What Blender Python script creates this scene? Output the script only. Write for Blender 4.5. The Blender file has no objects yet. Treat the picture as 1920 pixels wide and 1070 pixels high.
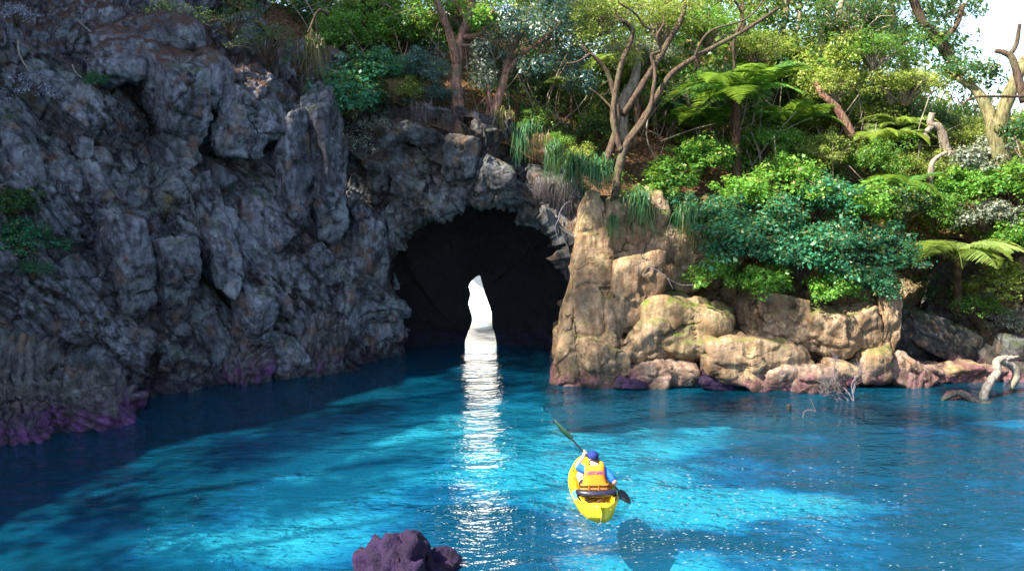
import bpy, bmesh, math, random
import numpy as np
from mathutils import Vector, Matrix

S = bpy.context.scene
COL = S.collection
R = math.radians
random.seed(7)

# ------------------------------------------------------------------ camera, sky, sun, exposure
CAM_H, PITCH, FPX = 5.4, R(8.0), 1507.0
cd = bpy.data.cameras.new('camera'); cam = bpy.data.objects.new('camera', cd); COL.objects.link(cam)
cam.location = (0, 0, CAM_H); cam.rotation_euler = (R(90) - PITCH, 0, 0)
cd.sensor_fit = 'HORIZONTAL'; cd.angle = 2 * math.atan(960 / FPX); cd.clip_start = 0.1; cd.clip_end = 3000
S.camera = cam
SUN_DIR = Vector((-0.578, -0.28, 0.766)).normalized()      # towards the sun
elev = math.asin(SUN_DIR.z)
W_ = bpy.data.worlds.new('World'); S.world = W_; W_.use_nodes = True
wn = W_.node_tree.nodes; wl = W_.node_tree.links
sky = wn.new('ShaderNodeTexSky'); sky.sky_type = 'NISHITA'; sky.sun_disc = False
sky.sun_elevation = elev; sky.sun_rotation = math.atan2(SUN_DIR.x, SUN_DIR.y)
sky.air_density = 1.0; sky.dust_density = 1.0; sky.ozone_density = 1.5
wn['Background'].inputs['Strength'].default_value = 0.11
wl.new(sky.outputs['Color'], wn['Background'].inputs['Color'])
sd = bpy.data.lights.new('sun', 'SUN'); sd.energy = 5.0; sd.angle = R(0.6); sd.color = (1.0, 0.93, 0.80)
sun = bpy.data.objects.new('sun', sd); COL.objects.link(sun)
sun.rotation_euler = SUN_DIR.to_track_quat('Z', 'Y').to_euler(); sun.location = (-30, -15, 40)
vs = S.view_settings; S.display_settings.display_device = 'sRGB'
vs.view_transform = 'Standard'; vs.look = 'None'; vs.exposure = 2.05; vs.gamma = 1.0; vs.use_curve_mapping = False
S.render.engine = 'CYCLES'
cy = S.cycles
cy.use_denoising = True
cy.max_bounces = 8; cy.diffuse_bounces = 3; cy.glossy_bounces = 3; cy.transmission_bounces = 4; cy.transparent_max_bounces = 8
cy.sample_clamp_indirect = 6.0; cy.caustics_reflective = False; cy.caustics_refractive = False

# ------------------------------------------------------------------ where things stand: measured on the photograph
def ray(px, py):
    a = (px - 960) / FPX; b = (535 - py) / FPX
    return (a, math.cos(PITCH) + b * math.sin(PITCH), -math.sin(PITCH) + b * math.cos(PITCH))
def at(px, py, y):
    d = ray(px, py); t = y / d[1]
    return Vector((d[0] * t, y, CAM_H + d[2] * t))
def onz(px, py, z=0.0):
    d = ray(px, py); t = (z - CAM_H) / d[2]
    return Vector((d[0] * t, d[1] * t, z))

# ------------------------------------------------------------------ numeric noise
def hsh(i, j, k, s):
    with np.errstate(over='ignore'):
        h = (i.astype(np.uint32) * np.uint32(374761393) + j.astype(np.uint32) * np.uint32(668265263)
             + k.astype(np.uint32) * np.uint32(2147483647) + np.uint32((s * 1274126177) & 0xffffffff))
        h = (h ^ (h >> np.uint32(13))) * np.uint32(1274126177)
        h = (h ^ (h >> np.uint32(16))) * np.uint32(2246822519)
        h = h ^ (h >> np.uint32(15))
    return h.astype(np.float64) / 4294967295.0
def vnoise(P, s=0):
    F = np.floor(P); f = P - F; I = F.astype(np.int64); u = f * f * (3 - 2 * f)
    out = 0
    for a in (0, 1):
        wa = u[:, 0] if a else 1 - u[:, 0]
        for b in (0, 1):
            wb = u[:, 1] if b else 1 - u[:, 1]
            for c in (0, 1):
                wc = u[:, 2] if c else 1 - u[:, 2]
                out = out + wa * wb * wc * hsh(I[:, 0] + a, I[:, 1] + b, I[:, 2] + c, s)
    return out * 2 - 1
def fbm(P, octs=4, s=0, gain=0.5):
    o = 0; a = 1.0; P = P.copy()
    for k in range(octs):
        o = o + a * vnoise(P, s + 17 * k); P = P * 2.03 + 11.3; a *= gain
    return o
def facet(P, cell, s, tilt):
    """planar facets of fractured rock: every cell has its own height and its own slope"""
    Q = P / cell; B = np.floor(Q - 0.5).astype(np.int64)
    n = len(P); d1 = np.full(n, 9.0); d2 = np.full(n, 9.0); val = np.zeros(n)
    for a in (0, 1):
        for b in (0, 1):
            for c in (0, 1):
                I, J, K = B[:, 0] + a, B[:, 1] + b, B[:, 2] + c
                D = np.stack([Q[:, 0] - I - .5 - .62 * (hsh(I, J, K, s) - .5),
                              Q[:, 1] - J - .5 - .62 * (hsh(I, J, K, s + 1) - .5),
                              Q[:, 2] - K - .5 - .62 * (hsh(I, J, K, s + 2) - .5)], 1)
                d = np.sqrt((D * D).sum(1))
                v = (hsh(I, J, K, s + 3) - .5) * 1.1
                for ax in range(3):
                    v = v + D[:, ax] * (hsh(I, J, K, s + 4 + ax) - .5) * tilt
                near = d < d1
                d2 = np.where(near, d1, np.minimum(d2, d)); val = np.where(near, v, val); d1 = np.where(near, d, d1)
    crack = np.exp(-((d2 - d1) / 0.09) ** 2)
    return val, crack
_ez = Vector((-.36, -.40, .84)).normalized(); _ex = Vector((.62, .62, .2)); _ex = (_ex - _ez * _ex.dot(_ez)).normalized(); _ey = _ez.cross(_ex)
BED = np.array([_ex, _ey, _ez]).T
def rock_disp(P, big=1.0, mid=1.0, fine=1.0, strata=0.4):
    Wp = P + 0.07 * np.stack([vnoise(P * .9, 91), vnoise(P * .9, 92), vnoise(P * .9, 93)], 1)
    A = Wp @ BED * np.array([1.0, 1.0, 0.42])
    v1, c1 = facet(A, 2.0, 3, 3.2)
    v2, c2 = facet(A + 5.3, 0.85, 23, 3.4)
    v3, c3 = facet(A + 9.1, 0.36, 43, 3.2); v4, c4 = facet(A + 2.7, 0.16, 63, 3.0)
    st = A[:, 0] * 3.1 + 0.7 * vnoise(P * 1.1, 7)
    rib = np.abs((st - np.floor(st)) - .5) * 2
    msk = np.clip(vnoise(P * .45, 8) * 1.6 + .25, 0, 1)
    rdg = 1 - 2 * np.abs(fbm(Wp * 1.3 + 31, 4, 81, .55))
    return (.03 * mid * rdg + big * (0.62 * v1 - 0.20 * c1) + mid * (0.25 * v2 - 0.10 * c2) + fine * (0.12 * v3 - 0.05 * c3 + .045 * v4 - .012 * c4)
            + 0.012 * fine * fbm(P * 9, 2, 60) + strata * msk * (rib - .5) * 0.22)

# ------------------------------------------------------------------ mesh helpers
def mesh_np(name, V, F, mat, smooth=False, mats=None, fmat=None):
    V = np.asarray(V, dtype=np.float32); F = np.asarray(F, dtype=np.int32)
    me = bpy.data.meshes.new(name); n = F.shape[1]
    me.vertices.add(len(V)); me.vertices.foreach_set('co', V.ravel())
    me.loops.add(F.size); me.loops.foreach_set('vertex_index', F.ravel())
    me.polygons.add(len(F)); me.polygons.foreach_set('loop_start', np.arange(0, F.size, n, dtype=np.int32))
    me.polygons.foreach_set('loop_total', np.full(len(F), n, dtype=np.int32))
    if smooth: me.polygons.foreach_set('use_smooth', np.ones(len(F), dtype=bool))
    for m in (mats or [mat]): me.materials.append(m)
    if fmat is not None: me.polygons.foreach_set('material_index', np.asarray(fmat, dtype=np.int32))
    me.update(calc_edges=True); me.validate()
    return me
def link(name, me, parent=None, loc=None):
    o = bpy.data.objects.new(name, me); COL.objects.link(o)
    if parent is not None: o.parent = parent
    if loc is not None: o.location = loc
    return o
def tag(o, label=None, cat=None, group=None, kind=None):
    if label: o['label'] = label
    if cat: o['category'] = cat
    if group: o['group'] = group
    if kind: o['kind'] = kind
    return o
def empty(name, loc, label, cat, group=None, rz=0.0):
    o = bpy.data.objects.new(name, None); COL.objects.link(o); o.location = loc; o.rotation_euler = (0, 0, rz)
    o.empty_display_size = 0.2
    return tag(o, label, cat, group)
def copy_tree(o, parent=None):
    c = o.copy(); COL.objects.link(c)
    if parent is not None: c.parent = parent
    for ch in list(o.children): copy_tree(ch, c)
    return c
def grid_faces(nu, nv, wrap=False):
    i = np.arange(nu if wrap else nu - 1)[:, None]; j = np.arange(nv - 1)[None, :]
    i2 = (i + 1) % nu
    return np.stack([i * nv + j, i2 * nv + j, i2 * nv + j + 1, i * nv + j + 1], -1).reshape(-1, 4)
def spline(pts, n):
    """Catmull-Rom through pts (rows of any width), n samples"""
    P = np.asarray(pts, dtype=float)
    if len(P) == 2: return P[0] + (P[1] - P[0]) * np.linspace(0, 1, n)[:, None]
    X = np.vstack([2 * P[0] - P[1], P, 2 * P[-1] - P[-2]])
    t = np.linspace(0, len(P) - 1 - 1e-9, n); k = t.astype(int); f = (t - k)[:, None]
    a, b, c, d = X[k], X[k + 1], X[k + 2], X[k + 3]
    return .5 * ((2 * b) + (c - a) * f + (2 * a - 5 * b + 4 * c - d) * f ** 2 + (3 * b - a - 3 * c + d) * f ** 3)
class MB:
    def __init__(s): s.V = []; s.F = []; s.n = 0
    def add(s, V, F):
        s.V.append(np.asarray(V, float)); s.F.append(np.asarray(F, int) + s.n); s.n += len(V)
    def tube(s, pts, radii, sides=7, n=None, rough=0.0, seed=0, flat=1.0):
        pts = np.asarray([tuple(p) for p in pts], float); radii = np.asarray(radii, float)
        n = n or max(2, 4 * (len(pts) - 1))
        Q = spline(np.hstack([pts, radii[:, None]]), n); C = Q[:, :3]; r = np.maximum(Q[:, 3], .001)
        T = np.gradient(C, axis=0); T /= np.linalg.norm(T, axis=1)[:, None] + 1e-9
        up = np.array([0.13, 0.31, 0.94]); 
        if abs(T.mean(0) @ up) > .9 * np.linalg.norm(T.mean(0)): up = np.array([0.9, -.3, 0.2])
        A = np.cross(T, up); A /= np.linalg.norm(A, axis=1)[:, None] + 1e-9; B = np.cross(T, A)
        th = np.arange(sides) / sides * 2 * math.pi
        rr = np.repeat(r[:, None], sides, 1)
        if rough:
            rg = np.random.RandomState(seed); rr = rr * (1 + rough * (rg.rand(n, sides) - .5))
        V = C[:, None, :] + rr[..., None] * (np.cos(th)[None, :, None] * A[:, None, :] + flat * np.sin(th)[None, :, None] * B[:, None, :])
        V = np.concatenate([C[:1, None, :] + V[:1] * 0, V, C[-1:, None, :] + V[-1:] * 0], 0); n += 2
        V = V.reshape(-1, 3)
        i = np.arange(n - 1)[:, None]; j = np.arange(sides)[None, :]; j2 = (j + 1) % sides
        F = np.stack([i * sides + j, i * sides + j2, (i + 1) * sides + j2, (i + 1) * sides + j], -1).reshape(-1, 4)
        s.add(V, F)
        return s
    def build(s, name, mat, parent=None, smooth=True, loc=None):
        return link(name, mesh_np(name, np.vstack(s.V), np.vstack(s.F), mat, smooth), parent, loc)
    def mesh(s, name, mat, smooth=True):
        return mesh_np(name, np.vstack(s.V), np.vstack(s.F), mat, smooth)

# ------------------------------------------------------------------ materials
class NT:
    def __init__(s, name):
        s.m = bpy.data.materials.new(name); s.m.use_nodes = True; s.t = s.m.node_tree; s.N = s.t.nodes; s.L = s.t.links
        s.p = s.N['Principled BSDF']; s.out = s.N['Material Output']; s._pos = None
    def node(s, t, **kw):
        n = s.N.new(t)
        for k, v in kw.items(): setattr(n, k, v)
        return n
    def put(s, sock, v):
        if isinstance(v, bpy.types.NodeSocket): s.L.new(v, sock)
        else: sock.default_value = v
    @property
    def geo(s):
        if s._pos is None: s._pos = s.node('ShaderNodeNewGeometry')
        return s._pos
    def mapping(s, vec, scale=(1, 1, 1), rot=(0, 0, 0)):
        m = s.node('ShaderNodeMapping'); s.put(m.inputs['Vector'], vec); m.inputs['Scale'].default_value = scale; m.inputs['Rotation'].default_value = rot
        return m.outputs[0]
    def noise(s, vec, scale, detail=4, rough=.55, dist=0.0):
        n = s.node('ShaderNodeTexNoise'); s.put(n.inputs['Vector'], vec); n.inputs['Scale'].default_value = scale
        n.inputs['Detail'].default_value = detail; n.inputs['Roughness'].default_value = rough; n.inputs['Distortion'].default_value = dist
        return n.outputs[0]
    def voro(s, vec, scale, feature='F1'):
        n = s.node('ShaderNodeTexVoronoi', feature=feature); s.put(n.inputs['Vector'], vec); n.inputs['Scale'].default_value = scale
        return n
    def ramp(s, fac, stops):
        r = s.node('ShaderNodeValToRGB'); s.put(r.inputs[0], fac); e = r.color_ramp.elements
        while len(e) < len(stops): e.new(.5)
        for k, (p, c) in enumerate(stops):
            e[k].position = p; e[k].color = (c, c, c, 1) if not isinstance(c, tuple) else (*c, 1)
        return r.outputs[0]
    def mix(s, fac, a, b, mode='MIX'):
        m = s.node('ShaderNodeMix', data_type='RGBA', blend_type=mode)
        s.put(m.inputs[0], fac); s.put(m.inputs[6], (*a, 1) if isinstance(a, tuple) else a); s.put(m.inputs[7], (*b, 1) if isinstance(b, tuple) else b)
        return m.outputs[2]
    def math(s, op, a, b=0.0, clamp=False):
        m = s.node('ShaderNodeMath', operation=op, use_clamp=clamp); s.put(m.inputs[0], a); s.put(m.inputs[1], b)
        return m.outputs[0]
    def sep(s, vec):
        n = s.node('ShaderNodeSeparateXYZ'); s.put(n.inputs[0], vec); return n.outputs
    def bump(s, h, strength=.5, dist=.05, normal=None):
        b = s.node('ShaderNodeBump'); s.put(b.inputs['Height'], h); b.inputs['Strength'].default_value = strength; b.inputs['Distance'].default_value = dist
        if normal is not None: s.put(b.inputs['Normal'], normal)
        return b.outputs[0]
    def base(s, c, rough=.7, spec=.3, metal=0.0):
        s.put(s.p.inputs['Base Color'], (*c, 1) if isinstance(c, tuple) else c); s.put(s.p.inputs['Roughness'], rough)
        s.p.inputs['Specular IOR Level'].default_value = spec; s.p.inputs['Metallic'].default_value = metal
        return s

def plain(name, c, rough=.5, spec=.5, var=.12, scale=8.0):
    t = NT(name); n = t.noise(t.geo.outputs['Position'], scale, 4)
    d = tuple(x * (1 - var) for x in c); l = tuple(min(1, x * (1 + var)) for x in c)
    t.base(t.ramp(n, [(.3, d), (.7, l)]), rough, spec); return t.m

def rock_mat(name, dark, mid, pale, moss=(.05, .09, .015), moss_amt=.4, pink=(.30, .13, .26), pink_top=.9, lichen=.5, soil=None, soil_z=50.0, rough=.82, rust=.45):
    t = NT(name); P = t.geo.outputs['Position']; X = t.sep(P); Nn = t.sep(t.geo.outputs['Normal'])
    n1 = t.noise(P, .8, 6, .6, .3); n2 = t.noise(P, 5.5, 6, .65); n3 = t.noise(P, 28, 4, .7)
    strk = t.noise(t.mapping(P, (3.2, 3.2, .5), (.0, .5, .4)), 2.2, 5, .6)
    c = t.ramp(n1, [(.33, dark), (.5, mid), (.66, tuple(.5 * a + .5 * b for a, b in zip(mid, pale)))])
    c = t.mix(t.math('MULTIPLY', t.ramp(n2, [(.40, 0.0), (.64, .9)]), t.ramp(t.noise(P, .55, 3), [(.38, .15), (.58, 1.0)])), c, pale)
    c = t.mix(t.math('MULTIPLY', t.ramp(strk, [(.42, 0.0), (.62, 1.0)]), .55), c, dark)
    # lichen crusts
    lv = t.math('MULTIPLY', t.ramp(t.noise(P, 1.3, 5, .7), [(.5, 0.0), (.6, 1.0)]), t.ramp(n3, [(.36, .15), (.70, 1.0)]))
    c = t.mix(t.math('MULTIPLY', lv, lichen), c, (.30, .32, .33))
    # rust
    c = t.mix(t.math('MULTIPLY', t.ramp(t.noise(P, 2.1, 4), [(.56, 0.0), (.68, 1.0)]), rust), c, (.22, .105, .045))
    # cracks
    vd = t.voro(t.mix(.35, P, t.noise(P, 2.5, 4)), 2.6, 'DISTANCE_TO_EDGE')
    vd2 = t.voro(t.mix(.45, P, t.noise(P, 1.8, 5)), .8, 'DISTANCE_TO_EDGE')
    ckm = t.ramp(t.noise(P, .9, 4, .6), [(.50, 1.0), (.58, 0.0)])
    ck = t.math('MAXIMUM', t.ramp(vd2.outputs['Distance'], [(0.0, .1), (.022, 1.0)]), ckm)
    rid = t.node('ShaderNodeTexNoise', noise_type='RIDGED_MULTIFRACTAL'); t.put(rid.inputs['Vector'], t.mapping(P, (1, 1, .7), (.3, .5, .2))); rid.inputs['Scale'].default_value = 1.5; rid.inputs['Detail'].default_value = 7; rid.inputs['Roughness'].default_value = .6; rid = rid.outputs[0]
    c = t.mix(t.math('SUBTRACT', 1.0, ck), c, tuple(.35 * x for x in dark))
    # moss and soil on upward faces
    mm = t.math('MULTIPLY', t.ramp(Nn[2], [(.25, 0.0), (.75, 1.0)]), t.ramp(t.noise(P, 1.7, 5), [(.44, 0.0), (.58, 1.0)]))
    c = t.mix(t.math('MULTIPLY', mm, moss_amt), c, t.ramp(n2, [(.3, tuple(.6 * a for a in moss)), (.7, moss)]))
    if soil is not None:
        sz = t.math('ADD', X[2], t.math('MULTIPLY', t.math('SUBTRACT', n1, .5), 5.0))
        sm = t.math('MULTIPLY', t.ramp(t.math('MULTIPLY', sz, .05), [(soil_z * .05 - .02, 0.0), (soil_z * .05 + .03, 1.0)]), t.ramp(Nn[2], [(.2, 0.0), (.6, 1.0)]))
        c = t.mix(sm, c, t.ramp(t.noise(P, 12, 5, .7), [(.35, soil), (.7, tuple(2.2 * x for x in soil))]))
    # tidal band with pink-purple algae
    zz = t.math('ADD', X[2], t.math('MULTIPLY', t.math('SUBTRACT', t.noise(P, 1.6, 5, .65), .5), 1.5))
    zpatch = t.ramp(t.noise(P, 3.4, 6, .7), [(.40, .0), (.60, 1.0)])
    zb = t.ramp(t.math('DIVIDE', zz, max(pink_top * 1.6, .01)), [(.30, 1.0), (.62, 0.0)])
    wet = t.ramp(t.math('DIVIDE', zz, 1.0), [(.05, 1.0), (.55, 0.0)])
    c = t.mix(t.math('MULTIPLY', wet, .6), c, tuple(.5 * x for x in dark))
    c = t.mix(t.math('MULTIPLY', zb, zpatch), c, t.ramp(n2, [(.35, tuple(.4 * x for x in pink)), (.62, pink)]))
    t.base(c, rough, .25)
    h = t.math('ADD', t.math('MULTIPLY', n2, .45), t.math('MULTIPLY', n3, .18))
    h = t.math('ADD', h, t.math('MULTIPLY', ck, .3)); h = t.math('ADD', h, t.math('MULTIPLY', rid, .30))
    h = t.math('ADD', h, t.math('MULTIPLY', strk, .5))
    t.put(t.p.inputs['Normal'], t.bump(h, 1.0, .13))
    return t.m

def leaf_mat(name, a, b, trans=.45, gloss=.35):
    t = NT(name); rnd = t.geo.outputs['Random Per Island']
    oi = t.node('ShaderNodeObjectInfo')
    c = t.ramp(rnd, [(0.0, tuple(.6 * x for x in a)), (.5, tuple(.6 * x + .4 * y for x, y in zip(a, b))), (.90, b), (.95, (.5 * b[0] + .16, .5 * b[1] + .15, b[2])), (1.0, (.24, .16, .06))])
    hsv = t.node('ShaderNodeHueSaturation'); t.put(hsv.inputs['Color'], c)
    t.put(hsv.inputs['Value'], t.math('ADD', t.math('MULTIPLY', oi.outputs['Random'], .5), .75)); hsv.inputs['Saturation'].default_value = 1.0
    c = hsv.outputs[0]
    t.base(c, .42, gloss)
    tr = t.node('ShaderNodeBsdfTranslucent'); g = t.mix(.5, c, (.30, .42, .03), 'MIX'); t.put(tr.inputs['Color'], g)
    ms = t.node('ShaderNodeMixShader'); ms.inputs[0].default_value = trans
    t.L.new(t.p.outputs[0], ms.inputs[1]); t.L.new(tr.outputs[0], ms.inputs[2]); t.L.new(ms.outputs[0], t.out.inputs['Surface'])
    return t.m

def bark_mat(name, dark, pale):
    t = NT(name); P = t.geo.outputs['Position']
    n = t.noise(t.mapping(P, (6, 6, 1.3)), 3.0, 6, .65); n2 = t.noise(P, 2.0, 4)
    c = t.ramp(n, [(.35, dark), (.65, pale)]); c = t.mix(t.ramp(n2, [(.5, 0.0), (.65, .5)]), c, (.10, .11, .05))
    t.base(c, .85, .15); t.put(t.p.inputs['Normal'], t.bump(n, .9, .04)); return t.m

M = {}
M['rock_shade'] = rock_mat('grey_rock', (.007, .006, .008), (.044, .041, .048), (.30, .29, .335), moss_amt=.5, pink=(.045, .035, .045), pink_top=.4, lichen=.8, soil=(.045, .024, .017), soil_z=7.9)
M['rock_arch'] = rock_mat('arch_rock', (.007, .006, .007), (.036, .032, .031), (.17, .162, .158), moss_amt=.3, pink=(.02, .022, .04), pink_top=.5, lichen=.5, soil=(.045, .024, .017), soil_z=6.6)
M['rock_tunnel_shade'] = rock_mat('tunnel_rock_shade', (.002, .002, .0025), (.004, .004, .005), (.008, .008, .009), moss_amt=0, pink=(.010, .012, .03), pink_top=.6, lichen=.0, rust=.0)  # near-black rock colour carries the darkness inside the cave
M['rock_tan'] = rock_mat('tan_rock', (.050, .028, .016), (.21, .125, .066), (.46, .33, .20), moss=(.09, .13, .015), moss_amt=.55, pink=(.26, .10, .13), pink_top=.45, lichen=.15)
M['rock_mossy'] = rock_mat('mossy_rock', (.05, .032, .017), (.21, .135, .066), (.42, .32, .18), moss=(.10, .16, .012), moss_amt=1.0, pink=(.26, .10, .13), pink_top=.5, lichen=.15)
M['rock_pink'] = rock_mat('pink_rock', (.05, .03, .022), (.21, .130, .088), (.42, .31, .23), moss_amt=0, pink=(.19, .09, .095), pink_top=.5, lichen=.1)
M['rock_purple'] = rock_mat('purple_rock', (.003, .0015, .006), (.010, .0045, .020), (.046, .021, .085), moss_amt=0, pink=(.026, .010, .048), pink_top=2.0, lichen=.0)
M['rock_ribbed'] = rock_mat('ribbed_rock', (.016, .014, .014), (.075, .066, .062), (.19, .175, .17), moss_amt=.2, pink=(.20, .075, .22), pink_top=.75, lichen=.4)
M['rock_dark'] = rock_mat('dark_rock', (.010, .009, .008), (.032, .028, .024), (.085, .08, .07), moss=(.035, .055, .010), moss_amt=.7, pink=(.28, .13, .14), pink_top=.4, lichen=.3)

t = NT('forest_soil'); P_ = t.geo.outputs['Position']
n_ = t.noise(P_, 9, 7, .75); nb = t.noise(P_, 1.1, 5)
c_ = t.ramp(n_, [(.32, (.03, .014, .008)), (.5, (.13, .065, .035)), (.68, (.32, .19, .11))])
c_ = t.mix(t.ramp(nb, [(.55, 0.0), (.7, .7)]), c_, (.05, .075, .02))
t.base(c_, .95, .05); t.put(t.p.inputs['Normal'], t.bump(n_, 1.0, .10)); M['soil'] = t.m

M['leaf_bright'] = leaf_mat('bright_green_leaf', (.038, .17, .024), (.20, .42, .06), .5)
M['leaf_teal'] = leaf_mat('teal_green_leaf', (.014, .105, .060), (.045, .22, .105), .4)
M['leaf_yellow'] = leaf_mat('yellow_green_leaf', (.13, .21, .03), (.46, .50, .12), .55)
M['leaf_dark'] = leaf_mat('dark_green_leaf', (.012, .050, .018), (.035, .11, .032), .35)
M['leaf_blue'] = leaf_mat('blue_green_leaf', (.022, .085, .085), (.075, .18, .16), .3, .6)
M['leaf_pale'] = leaf_mat('pale_grey_leaf', (.16, .19, .15), (.33, .36, .27), .3)
M['leaf_white'] = leaf_mat('silvery_leaf', (.25, .28, .40), (.45, .48, .62), .2)
M['leaf_dry'] = leaf_mat('dry_brown_leaf', (.15, .075, .04), (.34, .19, .11), .3)
M['frond'] = leaf_mat('fern_frond', (.045, .15, .028), (.16, .32, .06), .5)
M['frond_pale'] = leaf_mat('pale_fern_frond', (.15, .24, .05), (.30, .38, .11), .5)
M['grass'] = leaf_mat('long_grass_blade', (.020, .10, .045), (.075, .19, .07), .35)
M['grass_dry'] = leaf_mat('dry_grass_blade', (.17, .14, .06), (.32, .27, .13), .35)
M['grass_dead'] = leaf_mat('hanging_dead_fibre', (.10, .075, .085), (.26, .20, .22), .2)
M['bark_dark'] = bark_mat('dark_bark', (.028, .017, .011), (.115, .075, .052))
M['bark_red'] = bark_mat('reddish_bark', (.09, .040, .028), (.38, .20, .14))
M['bark_pale'] = bark_mat('pale_bark', (.10, .072, .05), (.36, .29, .22))
M['bark_moss'] = bark_mat('mossy_bark', (.045, .036, .014), (.24, .21, .10))
M['bark_fern'] = bark_mat('fern_trunk_fibre', (.020, .010, .007), (.10, .050, .030))
M['drift'] = bark_mat('bleached_driftwood', (.12, .10, .08), (.36, .31, .26))
M['twig'] = bark_mat('grey_twig', (.07, .058, .066), (.22, .19, .22))
M['wet_wood'] = bark_mat('wet_black_wood', (.010, .010, .013), (.04, .038, .04))

# ------------------------------------------------------------------ water and seabed
def make_water():
    t = NT('sea_water'); P = t.geo.outputs['Position']
    w1 = t.noise(t.mapping(P, (.55, 1.25, 1), (0, 0, .12)), 1.5, 3, .5, .4)
    w2 = t.noise(t.mapping(P, (.7, 1.5, 1), (0, 0, -.2)), 5.5, 3, .55, .3)
    w3 = t.noise(P, 17, 2, .5)
    calm = t.ramp(t.noise(P, .16, 2), [(.38, .35), (.62, 1.0)])
    h = t.math('ADD', t.math('MULTIPLY', w1, 1.0), t.math('ADD', t.math('MULTIPLY', w2, .36), t.math('MULTIPLY', w3, .045)))
    still = t.math('SUBTRACT', 1.0, t.math('MULTIPLY', t.math('SUBTRACT', t.sep(P)[1], 22.0), .25, True), True)
    h = t.math('MULTIPLY', h, t.math('MULTIPLY', calm, t.math('ADD', t.math('MULTIPLY', still, .9), .10)))
    nrm = t.bump(h, 1.0, .19)
    gl = t.node('ShaderNodeBsdfGlossy'); gl.inputs['Roughness'].default_value = .03; t.put(gl.inputs['Normal'], nrm)
    tr = t.node('ShaderNodeBsdfTransparent'); tr.inputs['Color'].default_value = (.26, .60, .69, 1)
    df = t.node('ShaderNodeBsdfDiffuse'); df.inputs['Color'].default_value = (.006, .22, .40, 1); t.put(df.inputs['Normal'], t.bump(h, .5, .05))
    body = t.node('ShaderNodeMixShader'); body.inputs[0].default_value = .13
    t.L.new(tr.outputs[0], body.inputs[1]); t.L.new(df.outputs[0], body.inputs[2])
    fr = t.node('ShaderNodeFresnel'); fr.inputs['IOR'].default_value = 1.41; t.put(fr.inputs['Normal'], nrm)
    ms = t.node('ShaderNodeMixShader'); t.put(ms.inputs[0], fr.outputs[0])
    t.L.new(body.outputs[0], ms.inputs[1]); t.L.new(gl.outputs[0], ms.inputs[2]); t.L.new(ms.outputs[0], t.out.inputs['Surface'])
    t.N.remove(t.p); return t.m
M['water'] = make_water()
x0, x1, y0, y1 = -400, 400, -60, 900
wm = mesh_np('water', [(x0, y0, 0), (x1, y0, 0), (x1, y1, 0), (x0, y1, 0)], [(0, 1, 2, 3)], M['water'])
tag(link('water', wm), 'turquoise and deep blue sea water filling the rock pool', kind='structure')

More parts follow.
